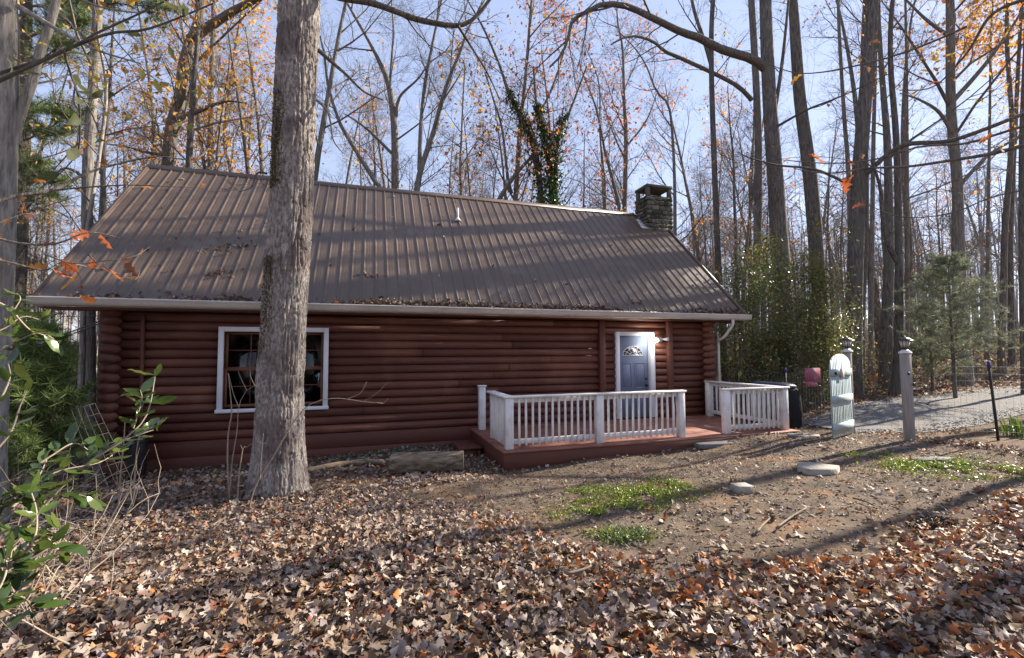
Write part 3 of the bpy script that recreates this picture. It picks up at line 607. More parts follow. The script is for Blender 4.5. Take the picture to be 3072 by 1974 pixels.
# covered grill behind the right rail
cg = thing('covered_grill', 'black covered barbecue grill standing outside the right deck railing', 'grill', (9.28, 8.5, -.15))
nu, prof = 28, [(0.0, .36, .62), (.10, .37, .63), (.35, .37, .64), (.65, .36, .63), (.85, .33, .60), (.97, .27, .54), (1.03, .16, .42)]
def ring(sx, sy, z, k=3.2): 
    a = np.arange(nu)*2*np.pi/nu; c, s = np.cos(a), np.sin(a)
    wv = 1+.03*np.sin(a*9)*(1-z)
    return np.stack([9.30+np.sign(c)*np.abs(c)**(2/k)*sx*wv, 8.62+np.sign(s)*np.abs(s)**(2/k)*sy*wv, np.full(nu, z-.13)], 1)
def lathe(rows):
    V = np.vstack(rows+[rows[-1].mean(0)[None]]); Q = [[r*nu+i, r*nu+(i+1) % nu, (r+1)*nu+(i+1) % nu, (r+1)*nu+i] for r in range(len(rows)-1) for i in range(nu)]
    kk = len(rows)*nu; T = [[(len(rows)-1)*nu+i, (len(rows)-1)*nu+(i+1) % nu, kk] for i in range(nu)]; return V, T, Q
MB().add(*lathe([ring(sx, sy, z) for z, sx, sy in prof])).obj('cover', m_cover, cg, True)
MB().add(*lathe([ring(.30, .56, .965), ring(.29, .55, 1.0), ring(.17, .43, 1.05)])).obj('lid', m_bluelid, cg, True)

# ------------------------------------------------------------------ ground pieces
def slab(name, label, cat, c, rx, ry, h, rot, mat, n=7, group=None, seed=0):
    r = np.random.default_rng(seed); a = np.sort(np.linspace(0, 2*np.pi, n, endpoint=False)+r.uniform(-.25, .25, n)); k = r.uniform(.85, 1.1, n)
    z = float(gz(c[0], c[1])); ca, sa = math.cos(rot), math.sin(rot); P = []
    for i in range(n): x_, y_ = math.cos(a[i])*rx*k[i], math.sin(a[i])*ry*k[i]; P.append((c[0]+x_*ca-y_*sa, c[1]+x_*sa+y_*ca))
    P = np.array(P); C = P.mean(0); mb = MB(); I = C+(P-C)*.95
    V = np.vstack([np.c_[P, np.full(n, z-.05)], np.c_[P, np.full(n, z+h-.008)], np.c_[I, np.full(n, z+h)], [[*C, z+h+.002]]]); Q = []; T = []
    for i in range(n): j = (i+1) % n; Q += [[i, j, n+j, n+i], [n+i, n+j, 2*n+j, 2*n+i]]; T.append([2*n+i, 2*n+j, 3*n])
    mb.add(V, T, Q); o = mb.obj(name, mat, None); tag(o, label, cat, group); return o
g1 = 'flat stones set in the dirt yard'
c = atz(2445, 1415, -.03); slab('stepping_stone', 'large flat grey stepping stone raised in the middle of the dirt yard', 'stone', c, .33, .24, .075, -.3, m_conc, 6, g1, 1)
c = atz(2388, 1316, -.08); slab('stepping_stone', 'small pale flagstone off the right end of the deck', 'stone', c, .20, .22, .05, .4, m_slate, 5, g1, 2)
c = atz(2432, 1309, -.06); slab('stepping_stone', 'pale flagstone at the foot of the blue gate', 'stone', c, .22, .2, .05, .1, m_conc, 5, g1, 3)
c = atz(2160, 1338, -.2); slab('stepping_stone', 'dark slate slab lying along the deck fascia', 'stone', c, .62, .16, .035, -.02, m_slate, 7, g1, 4)
c = atz(2800, 1383, .0); slab('stepping_stone', 'thin grey slab among the green clover near the lone gate post', 'stone', c, .36, .12, .05, -.15, m_slate, 6, g1, 5)
c = atz(2690, 1348, .0); slab('stepping_stone', 'small sunken stone in front of the lone gate post', 'stone', c, .22, .07, .03, -.1, m_slate, 6, g1, 6)
c = atz(2238, 1484, -.06); z = float(gz(c[0], c[1]))
o = MB().box((-.10, -.085, -.06), (.10, .085, .085), Matrix.Translation((c[0], c[1]+.06, z)) @ Matrix.Rotation(-.2, 4, 'Z'), .003).obj('concrete_block', m_conc); tag(o, 'pale square concrete block sitting in the dirt yard', 'block')
# fallen log and pole
fl_ = thing('fallen_log', 'thick bark covered log lying on the ground in front of the log wall', 'log', (1.2, 8.35, -.36))
pa, pb_ = np.array([0.38, 8.15, -.24]), np.array([1.58, 7.85, -.21])
nn, sg_ = 60, 26; P = np.linspace(pa, pb_, nn); ax = (pb_-pa)/np.linalg.norm(pb_-pa); bx_ = np.cross(ax, [0, 0, 1]); bx_ /= np.linalg.norm(bx_); by_ = np.cross(bx_, ax); th = np.arange(sg_)*2*np.pi/sg_
Vl = np.zeros((nn, sg_, 3))
for i in range(nn):
    rr = .165+.035*(vnoise(np.stack([np.full(sg_, i*.06), np.cos(th)*3.2+5, np.sin(th)*3.2], -1))-.5)*2*.5+.02*np.abs(np.sin(th*7+vnoise(np.array([[i*.05, 3., 1.]]))[0]*4))
    Vl[i] = P[i]+rr[:, None]*(np.cos(th)[:, None]*bx_+np.sin(th)[:, None]*by_)
Q = [[i*sg_+j, i*sg_+(j+1) % sg_, (i+1)*sg_+(j+1) % sg_, (i+1)*sg_+j] for i in range(nn-1) for j in range(sg_)]
m_logbark = bark('log bark', (.10, .075, .05), (.34, .26, .175), (.24, .18, .12), 22, (.16, 1, 1), .5)
MB().add(Vl.reshape(-1, 3), None, Q).obj('bark', m_logbark, fl_)
MB().add(np.vstack([Vl[-1], P[-1][None]]), [[j, (j+1) % sg_, sg_] for j in range(sg_)]).add(np.vstack([Vl[0], P[0][None]]), [[(j+1) % sg_, j, sg_] for j in range(sg_)]).obj('cut_end', m_endgrain, fl_)
pp = [atz(915, 1422, -.33), atz(1000, 1404, -.36), atz(1080, 1394, -.37), atz(1150, 1395, -.36)]
pp = resample([p+[0, 0, .05] for p in pp], 14); o = MB().tube(pp, np.linspace(.045, .055, 14), 9).obj('fallen_pole', m_logbark, None, True); tag(o, 'slender curved pole lying between the big oak and the fallen log', 'pole')
# things along the left corner
bt = thing('rain_barrel', 'dark narrow barrel standing against the left end of the log wall', 'barrel', (-3.98, 9.95, -.55))
z0 = float(gz(-3.98, 9.95)); MB().tube([(-3.98, 9.95, z0-.1), (-3.98, 9.95, z0+.05), (-3.98, 9.95, z0+.45), (-3.98, 9.95, z0+.85), (-3.98, 9.95, z0+.88)], [.13, .135, .145, .135, .12], 20).obj('body', m_black, bt, True)
MB().tube([(-3.98, 9.95, z0+.25), (-3.98, 9.95, z0+.28)], [.149, .149], 20).tube([(-3.98, 9.95, z0+.65), (-3.98, 9.95, z0+.68)], [.149, .149], 20).obj('hoop', m_black, bt, True)
for k, (x0, y0, x1, y1, L) in enumerate(((230, 1435, 222, 1240, 0), (268, 1440, 240, 1250, 0), (300, 1440, 262, 1270, 0))):
    a, c = at(x0, y0, 7.9), at(x1, y1, 8.5); a[2] = gz(a[0], a[1])-.05; m4 = Matrix.Translation(a) @ Vector(c-a).to_track_quat('Z', 'Y').to_matrix().to_4x4(); L = np.linalg.norm(c-a)
    o = MB().box((-.045, -.012, 0), (.045, .012, L*.86), m4, .004).obj('leaning_board', m_oldwood); tag(o, ['outermost of the three weathered boards leaning near the cabin corner, farthest from the logs', 'middle of the three weathered boards leaning near the cabin corner', 'weathered board leaning next to the corner logs, innermost of three'][k], 'board', 'weathered boards leaning by the cabin corner')
wp = thing('wire_lattice', 'rusty square mesh wire lattice leaning by the left cabin corner', 'wire panel', at(280, 1440, 7.2))
A, B_, C_, D_ = at(215, 1230, 6.9), at(285, 1210, 7.1), at(395, 1440, 7.2), at(300, 1470, 7.0); mb = MB()
for u in np.linspace(0, 1, 5): mb.tube([A*(1-u)+B_*u, D_*(1-u)+C_*u], [.004]*2, 5)
for u in np.linspace(0, 1, 9): mb.tube([A*(1-u)+D_*u, B_*(1-u)+C_*u], [.004]*2, 5)
mb.obj('wires', M('rusty wire', (.2, .17, .15), (.13, .11, .1), 20, rough=.7), wp)
cb = thing('power_cable', 'pair of black power cables running from the corner logs into the trees', 'cable', at(289, 978, 9.5))
for y0, y1, xe in ((975, 1015, 150), (968, 1003, 165)):
    MB().tube(resample([at(300, y0-5, 9.6), at(255, y0+12, 10.2), at(200, (y0+y1)/2+14, 11), at(xe, y1+8, 12), at(-60, 1010, 15)], 16), [.013]*16, 6).obj('cable', m_black, cb)
MB().tube(resample([at(300, 947, 9.6), at(240, 949, 11), at(130, 953, 14), at(-40, 965, 19)], 10), [.009]*10, 6).obj('cable', m_black, cb)
# green garden hose by the wall
hp = resample([atz(980, 1375, -.46), atz(1060, 1372, -.46), atz(1160, 1362, -.45), atz(1210, 1350, -.44), atz(1250, 1347, -.44), atz(1280, 1356, -.44), atz(1230, 1362, -.44), atz(1160, 1357, -.45)], 60)
hp[:, 2] = gz(hp[:, 0], hp[:, 1])+.03; o = MB().tube(hp, [.014]*60, 7).obj('garden_hose', M('green hose', (.02, .07, .05), (.03, .1, .07), 6, rough=.4), None, True); tag(o, 'dark green hose coiled on the soil under the log wall', 'hose')
# rail fence far off in the wood
wf = thing('rail_fence', 'white two rail fence far off between the trunks', 'fence', at(2600, 960, 38)); zf_ = at(2600, 960, 38)
mb = MB()
for y in (931, 951): mb.tube([at(2560, y, 38), at(2720, y-4, 40)], [.05, .05], 5)
mb.obj('rail', m_white, wf)
for x_ in range(2565, 2730, 32): a = at(x_, 925, 38+(x_-2560)/80); MB().box((a[0]-.06, a[1]-.06, gz(a[0], a[1])-.2), (a[0]+.06, a[1]+.06, a[2])).obj('fence_post', m_white, wf)

# ------------------------------------------------------------------ leaves
PAL = np.array([(.30, .225, .17), (.43, .345, .275), (.185, .118, .078), (.09, .06, .044), (.40, .135, .035), (.22, .078, .042), (.27, .215, .20), (.30, .19, .10)])
PWT = np.array([.28, .11, .24, .13, .025, .045, .12, .05]); PWT = PWT/PWT.sum()
def leafproto(ns, kind, r):
    t = np.linspace(0, 1, ns)
    if kind == 'oak':
        wv = {7: [.03, .25, .09, .37, .12, .29, .03], 5: [.04, .30, .18, .32, .03], 3: [.05, .34, .04]}[ns]
    else: wv = np.sin(np.pi*np.clip(t*.94+.04, 0, 1))**.8*r.uniform(.22, .34)
    wv = np.array(wv); cu, fo, tw = r.normal(0, .55), r.normal(.15, .4), r.normal(0, .7)
    zc = cu*(t-.5)**2*1.6+r.normal(0, .03, ns); L = np.stack([t-.5, t*0, zc], 1)
    sL, sR = L.copy(), L.copy(); an = fo+tw*(t-.5)
    jit = 1+r.normal(0, .12, ns)
    sL[:, 1] += wv*np.cos(an)*jit; sL[:, 2] += wv*np.sin(an); sR[:, 1] -= wv*np.cos(an+.2)*(2-jit); sR[:, 2] += wv*np.sin(an+r.normal(0, .3))
    V = np.stack([sL, L, sR], 1).reshape(-1, 3); Q = []
    for i in range(ns-1): b_ = 3*i; Q += [[b_, b_+1, b_+4, b_+3], [b_+1, b_+2, b_+5, b_+4]]
    return V, np.array(Q)
def scatter(pos, size, cols, ns=5, kinds=('oak', 'oak', 'oak', 'oval'), tilt=.4, seed=0, nproto=14, up=None):
    r = np.random.default_rng(seed); n = len(pos); pid = r.integers(0, nproto, n); Vs, Qs, Cs = [], [], []; off = 0
    yaw = r.uniform(0, 2*np.pi, n); tx, ty = r.normal(0, tilt, n), r.normal(0, tilt, n)
    if up is not None: tx = r.uniform(-up, up, n); ty = r.uniform(-up, up, n)
    for k in range(nproto):
        P, Q = leafproto(ns, kinds[k % len(kinds)], r); I = np.where(pid == k)[0]
        if not len(I): continue
        V = P[None]*size[I][:, None, None]; c, s = np.cos(tx[I])[:, None], np.sin(tx[I])[:, None]
        y, z = V[..., 1]*c-V[..., 2]*s, V[..., 1]*s+V[..., 2]*c; x = V[..., 0]
        c, s = np.cos(ty[I])[:, None], np.sin(ty[I])[:, None]; x, z = x*c+z*s, -x*s+z*c
        c, s = np.cos(yaw[I])[:, None], np.sin(yaw[I])[:, None]; x, y = x*c-y*s, x*s+y*c
        V = np.stack([x, y, z], -1)+pos[I][:, None]; m = P.shape[0]
        Vs.append(V.reshape(-1, 3)); Qs.append((Q[None]+(np.arange(len(I))*m)[:, None, None]+off).reshape(-1, 4)); Cs.append(np.repeat(cols[I], m, 0)); off += len(I)*m
    return np.vstack(Vs), None, np.vstack(Qs), np.vstack(Cs)
def palette(n, r, warm=0.0, var=.14):
    wt = PWT.copy(); wt[[4, 5, 7]] *= 1+warm; wt /= wt.sum(); return PAL[r.choice(len(PAL), n, p=wt)]*r.normal(1, var, (n, 1)).clip(.55, 1.5)
HOUSE = (XL-.1, XR+.1, YW-.05, 17.2)
def inhouse(x, y): return ((x > HOUSE[0]) & (x < HOUSE[1]) & (y > HOUSE[2]) & (y < HOUSE[3])) | ((x > XD0-.02) & (x < XD1+.02) & (y > YD-.02) & (y < YW))
def litter(name, label, n, box_, size, ns, seed, keep, lift=.035, tilt=.4, warm=None, zf=gz, tone=1.0):
    r = np.random.default_rng(seed); x = r.uniform(box_[0], box_[1], n); y = r.uniform(box_[2], box_[3], n)
    k = r.random(n) < keep(x, y); k &= ~inhouse(x, y); x, y = x[k], y[k]
    pos = np.stack([x, y, zf(x, y)+r.uniform(.004, lift, len(x))], 1); sz = size*r.lognormal(-.04, .32, len(x)).clip(.4, 1.4); cols = palette(len(x), r)*tone
    if warm is not None:
        q = r.random(len(x)) < warm(x, y); cols[q] = PAL[r.choice([4, 5, 4, 7], q.sum())]*r.normal(1, .2, (q.sum(), 1)).clip(.6, 1.5)
    V, T, Q, C = scatter(pos, sz, cols, ns, tilt=tilt, seed=seed)
    return put(bpy.data.objects.new(name, rawmesh(name, V, T, Q, m_leaf, False, C)), None, kind='stuff', label=label, category='leaves')
inview = lambda x, y: ((x*_R[0]+y*_R[1]) < 1.35*(x*_F[0]+y*_F[1])+1.2) & ((x*_R[0]+y*_R[1]) > -1.35*(x*_F[0]+y*_F[1])-1.2) & ((x*_F[0]+y*_F[1]) > .9)
clump = lambda x, y: .55+.75*(fbm(np.stack([x*1.1, y*1.1, x*0+9], -1))-.3)
warmf = lambda x, y: np.clip(.03+.045*(x-1.5)-.05*(y-3.2), .0, .24)
edgew = lambda x, y: np.clip(warmf(x, y)*.8+.22*(dirtiness(x, y) > .12)*(dirtiness(x, y) < .75)*(y < 4.6), 0, .35)
litter('leaf_litter', 'thick layer of large dry oak leaves at the very front of the yard', 36000, (-4, 7, .8, 4.4), .080, 7, 11, lambda x, y: inview(x, y)*np.clip(1.1-dirtiness(x, y)*1.3, .03, 1)*clump(x, y)*1.35, .055, .46, edgew)
litter('leaf_litter', 'layer of dry fallen oak leaves across the middle of the yard', 44000, (-5, 10, 3.6, 6.8), .064, 7, 17, lambda x, y: inview(x, y)*np.clip(1.1-dirtiness(x, y)*1.3, .025, 1)*clump(x, y)*1.3*np.clip((y-3.4)*1.6, 0, 1), .05, .44, edgew)
litter('leaf_litter', 'fallen leaves along the cabin wall and under the trees on the left', 38000, (-12, 12, 6.0, 13), .075, 5, 12, lambda x, y: inview(x, y)*np.clip(1.0-dirtiness(x, y)*.97-(sdist(np.stack([x, y], -1), DRIVE) < 0)*.93-(x > 9.4)*(y < 9)*.3, 0, 1)*clump(x, y), .045, .55)
litter('leaf_litter', 'fallen leaves on the wood floor beyond the gravel drive', 26000, (9, 34, 6, 24), .14, 3, 13, lambda x, y: np.where(sdist(np.stack([x, y], -1), DRIVE) < .1, .02, 1)*clump(x, y)*(y > 8.4+.05*(x-9)), .05, .45, lambda x, y: x*0+.18)
litter('leaf_litter', 'leaf crumbs and small twigs scattered over the bare dirt yard', 17000, (0, 11, 2.5, 8), .030, 3, 14, lambda x, y: inview(x, y)*np.clip(dirtiness(x, y), .1, 1)*clump(x, y), .012, .35, tone=.72)
# leaves in the gutter and on the roof
r = np.random.default_rng(5); n = 2600; x = r.uniform(XRL+.5, XRR-.1, n); dens = vnoise(np.stack([x*.8, x*0, x*0+2], -1)); k = (r.random(n) < np.clip((dens-.15)*1.7-(x > 3.4)*.35, .05, 1)); x = x[k]
s = np.abs(r.normal(0, .075, len(x)))-.03; s += (dens[k] > .6)*r.random(len(x))*.08
pos = np.stack([x, x*0, x*0], 1)*[1, 0, 0]+np.array([0, EY, EZ])+s[:, None]*sdir+r.uniform(.005, .045, len(x))[:, None]*sn
x2 = r.uniform(XRL+.2, XRR-.3, 330); s2 = r.uniform(.1, SLEN-.3, 330); kk = r.random(330) < np.clip(.22+.6*(x2 < -1)*(s2 < 3), 0, 1); x2, s2 = x2[kk], s2[kk]
cl = [(-3.1, 1.75), (-3.0, 1.9), (-2.6, 1.95), (-3.2, 1.7), (-2.9, .9), (-3.0, .85), (-.0, 1.0), (6.5, .4)]
for cx_, cs_ in cl: x2 = np.r_[x2, r.normal(cx_, .12, 9)]; s2 = np.r_[s2, r.normal(cs_, .06, 9)]
pos = np.vstack([pos, np.stack([x2, x2*0, x2*0], 1)*[1, 0, 0]+np.array([0, EY, EZ])+s2[:, None]*sdir+.025*sn])
cols = palette(len(pos), r); cols *= .9
V, T, Q, C = scatter(pos, .075*r.lognormal(0, .3, len(pos)), cols, 5, seed=21, up=1.0)
put(bpy.data.objects.new('roof_leaves', rawmesh('roof_leaves', V, T, Q, m_leaf, False, C)), None, kind='stuff', label='dry leaves caught in the gutter and on the metal roof', category='leaves')
# loose gravel
r = np.random.default_rng(6); n = 16000; x = r.uniform(9, 24, n)**1.0; y = r.uniform(6, 12, n); sdv = sdist(np.stack([x, y], -1), DRIVE); k = (sdv < r.normal(.0, .12, n)) & (r.random(n) < np.clip(1.25-(x-9)/14, .15, 1)); x, y = x[k], y[k]
ic = np.array([(-1, 0, 0), (1, 0, 0), (0, -1, 0), (0, 1, 0), (0, 0, -.6), (0, 0, .6)], float); it = np.array([(0, 2, 5), (2, 1, 5), (1, 3, 5), (3, 0, 5), (2, 0, 4), (1, 2, 4), (3, 1, 4), (0, 3, 4)])
V = ic[None]*r.uniform(.6, 1.4, (len(x), 6, 1))*(.016*r.lognormal(0, .35, len(x)))[:, None, None]; a = r.uniform(0, 6.28, len(x)); ca, sa = np.cos(a)[:, None], np.sin(a)[:, None]
V = np.stack([V[..., 0]*ca-V[..., 1]*sa, V[..., 0]*sa+V[..., 1]*ca, V[..., 2]], -1)+np.stack([x, y, gz(x, y)+.028], -1)[:, None]
cc = np.repeat(np.array([.19, .185, .185])*r.lognormal(0, .4, (len(x), 1)), 6, 0).clip(.04, .75)
put(bpy.data.objects.new('gravel', rawmesh('gravel', V.reshape(-1, 3), (it[None]+(np.arange(len(x))*6)[:, None, None]).reshape(-1, 3), None, m_gravelst, False, cc)), None, kind='stuff', label='loose grey gravel spread on the drive', category='gravel')
r = np.random.default_rng(66); x = r.uniform(1, 10, 5200); y = r.uniform(2.8, 7.8, 5200); k = (r.random(5200) < dirtiness(x, y)) & ~inhouse(x, y); x, y = x[k], y[k]
V = ic[None]*r.uniform(.6, 1.4, (len(x), 6, 1))*(.009*r.lognormal(0, .6, len(x)))[:, None, None]+np.stack([x, y, gz(x, y)+.003], -1)[:, None]
cc = np.repeat(np.array([.17, .135, .105])*r.lognormal(0, .35, (len(x), 1)), 6, 0).clip(.04, .6)
put(bpy.data.objects.new('pebbles', rawmesh('pebbles', V.reshape(-1, 3), (it[None]+(np.arange(len(x))*6)[:, None, None]).reshape(-1, 3), None, m_gravelst, False, cc)), None, kind='stuff', label='small pebbles and clods half sunk in the dirt yard', category='pebbles')
# green ground cover
def tufts(name, label, cens, seed, cat='clover'):
    r = np.random.default_rng(seed); pos = []
    for (px, py, sx, sy, n) in cens:
        c = atz(px, py, -.03); k = r.normal(0, 1, (n, 2)); pos.append(np.stack([c[0]+k[:, 0]*sx, c[1]+k[:, 1]*sy], 1))
    P = np.vstack(pos); nn_ = fbm(np.stack([P[:, 0]*5, P[:, 1]*5, P[:, 0]*0], -1)); P = P[nn_ > .40]; P = np.c_[P, gz(P[:, 0], P[:, 1])+r.uniform(.005, .05, len(P))]
    cols = np.array([.17, .23, .035])*r.lognormal(0, .3, (len(P), 1))*np.where(r.random((len(P), 1)) < .25, [1.5, 1.2, .8], [1, 1, 1])
    V, T, Q, C = scatter(P, .031*r.lognormal(0, .3, len(P)), cols, 3, ('oval',), seed=seed, up=1.1)
    put(bpy.data.objects.new(name, rawmesh(name, V, T, Q, m_ivy, False, C)), None, kind='stuff', label=label, category=cat)
tufts('clover', 'bright green low weeds in front of the deck', [(1900, 1470, .42, .28, 3800), (1800, 1520, .25, .25, 1800), (1990, 1450, .2, .12, 700), (1870, 1590, .14, .1, 700), (1760, 1440, .2, .1, 400)], 31)
tufts('clover', 'bright green low weeds by the right edge of the yard', [(2840, 1405, .5, .18, 2600), (2960, 1425, .35, .14, 2200), (2690, 1400, .18, .1, 500), (3020, 1430, .3, .12, 1200), (2560, 1370, .12, .08, 200), (2650, 1372, .15, .08, 220)], 32)
r = np.random.default_rng(33); c = atz(1880, 1600, -.04); P0 = np.stack([c[0]+r.normal(0, .13, 420), c[1]+r.normal(0, .09, 420)], 1); P0 = np.c_[P0, gz(P0[:, 0], P0[:, 1])]; d_ = np.c_[r.normal(0, .6, (420, 2)), np.ones(420)]; d_ /= np.linalg.norm(d_, axis=1)[:, None]
P3 = np.stack([P0, P0+d_*.05, P0+d_*.1+np.c_[r.normal(0, .03, (420, 2)), np.full(420, -.01)]], 1); V, Q = tubes(P3, np.tile([.002, .0016, .0004], (420, 1)), 3)
put(bpy.data.objects.new('grass', rawmesh('grass', V, None, Q, m_ivy, False, np.tile([.13, .17, .09], (len(V), 1)))), None, kind='stuff', label='small grey green grass tuft between weeds and leaf litter', category='grass')
# shadow hollow imitated with dark mulch
c = atz(2795, 1578, -.02); r = np.random.default_rng(35); a = r.uniform(0, 6.28, 900); q = np.sqrt(r.random(900)); P = np.stack([c[0]+np.cos(a)*q*.33, c[1]+np.sin(a)*q*.11], 1); P = np.c_[P, gz(P[:, 0], P[:, 1])+.07*(1-q**2)*r.uniform(.3, 1, 900)+.01]
V, T, Q, C = scatter(P, np.full(900, .022), np.array([.022, .018, .015])*r.lognormal(0, .3, (900, 1)), 3, seed=35, up=1.2)
put(bpy.data.objects.new('dark_mulch', rawmesh('dark_mulch', V, T, Q, m_leaf, False, C)), None, kind='stuff', label='small heap of black mulch in the dirt yard', category='chips')
# sticks on the ground
m_stick = M('dead stick bark', (.24, .19, .15), (.14, .11, .09), 12, rough=.85)
stk = [((1185, 1448), (1235, 1480)), ((1700, 1760), (1790, 1700)), ((2330, 1600), (2420, 1540)), ((2560, 1510), (2620, 1535)), ((2270, 1612), (2320, 1560)), ((2450, 1352), (2500, 1360)), ((10, 1885), (145, 1905)), ((600, 1560), (700, 1500)), ((1240, 1880), (1330, 1850)), ((2900, 1700), (2960, 1640))]
sl_ = ['thin stick leaning out of the leaves near the fallen log', 'crooked stick in the leaf litter in front of the clover', 'pale stick among the twigs in the dirt yard', 'short pale stick in the middle of the dirt yard', 'thin stick lying next to a paler one at the dirt edge', 'short dark stick in front of the blue gate', 'thick grey stick under the green leafed shrub', 'stick lying behind the saplings by the big oak', 'short stick in the front leaf litter', 'stick in the orange tinged leaves at the yard edge']
for k, ((x0, y0), (x1, y1)) in enumerate(stk):
    a, c = atz(x0, y0, -.05), atz(x1, y1, -.05); P = resample([a, (a+c)/2+rng.normal(0, .012, 3), c], 7); P[:, 2] = gz(P[:, 0], P[:, 1])+.035+(.05 if k in (0, 1) else 0)*np.linspace(1, 0, 7)
    o = MB().tube(P, np.linspace(.012, .006, 7)*(1.6 if k == 6 else 1), 6).obj('stick', m_stick, None, True); tag(o, sl_[k], 'stick', 'sticks lying on the ground')

# ------------------------------------------------------------------ trees
class Poly:                                # collects polylines with radii, builds tubes in batches
    def __init__(s): s.d = {}
    def add(s, P, R, sides): s.d.setdefault((len(P), sides), []).append((P, R))
    def geo(s):
        mb = MB()
        for (n, k), L in s.d.items(): V, Q = tubes(np.array([p for p, _ in L]), np.array([q for _, q in L]), k); mb.add(V, None, Q)
        return mb
def branchline(r, p, d, L, n, wig, upb):
    P = [np.array(p, float)]; d = np.array(d, float); d /= np.linalg.norm(d)
    for i in range(n-1): d = d+r.normal(0, wig, 3)+[0, 0, upb]; d /= np.linalg.norm(d); P.append(P[-1]+d*L/(n-1))
    return np.array(P)
def side(r, t, ang):
    v = r.normal(0, 1, 3); v -= t*v.dot(t); v /= np.linalg.norm(v)+1e-9; return t*math.cos(ang)+v*math.sin(ang)
def branches(r, pl, tips, P, R, kids, lens, level, frm=.3, tw=.003):
    if level >= len(kids): return
    n = kids[level]; L0 = lens[level]
    for k in range(n):
        f = frm+(1-frm)*(k+r.random())/n; i = min(int(f*(len(P)-1)), len(P)-2); u = f*(len(P)-1)-i; p = P[i]*(1-u)+P[i+1]*u; t = P[i+1]-P[i]; t /= np.linalg.norm(t)+1e-9
        L = L0*r.uniform(.6, 1.3)*(1-.35*f); rad = max(min((R[i]*(1-u)+R[i+1]*u)*r.uniform(.45, .7), L*.013), tw); nn_ = (7, 5, 4, 3)[min(level+1, 3)]
        B = branchline(r, p, side(r, t, r.uniform(.55, 1.05)), L, nn_, .13, .06); RR = np.linspace(rad, max(rad*.3, tw*.55), nn_)
        pl.add(B, RR, 5 if level == 0 else (4 if level == 1 else 3)); branches(r, pl, tips, B, RR, kids, lens, level+1, .2, tw)
        if level >= len(kids)-2: tips.append(B)
def crownleaves(r, tips, n, size, pal, spread=.12, zmin=None):
    if not tips: return None
    T = np.vstack([t[1:] for t in tips]); 
    if zmin is not None: T = T[T[:, 2] > zmin]
    P = T[r.integers(0, len(T), n)]+r.normal(0, spread, (n, 3)); sz = size*r.lognormal(0, .25, n)
    pal = np.array(pal); cols = pal[r.integers(0, len(pal), n)]*r.lognormal(0, .2, (n, 1)); return scatter(P, sz, cols.clip(0, .9), 3, ('oak', 'oval'), seed=int(r.integers(1e6)), up=1.4)
ORANGE = [(.66, .30, .05), (.72, .38, .07), (.56, .20, .04), (.48, .22, .06)]
YELLOW = [(.68, .44, .07), (.58, .38, .08), (.42, .34, .07), (.64, .32, .05)]
RUSSET = [(.34, .10, .05), (.28, .09, .05), (.45, .17, .06), (.22, .10, .06), (.5, .12, .05)]
RUST = [(.28, .13, .07), (.34, .18, .10), (.22, .10, .06)]
def trunktube(pl, P, W, sides=12, n=None, flare=1.0):
    n = n or max(8, 3*len(P)); Q = resample(np.c_[P, W], n); R = Q[:, 3].copy()
    pl.add(Q[:, :3], R, sides); return Q[:, :3], R
def treeobj(name, label, cat, base, trunk, br, leaves, mats, group=None, lname='leaves'):
    t = thing(name, label, cat, base, group)
    trunk.geo().obj('trunk', mats[0], t, True)
    if br is not None and br.d: br.geo().obj('branches', mats[1], t, True)
    if leaves is not None: MB().add(leaves[0], leaves[1], leaves[2], leaves[3]).obj(lname, mats[2], t, kind='stuff')
    return t
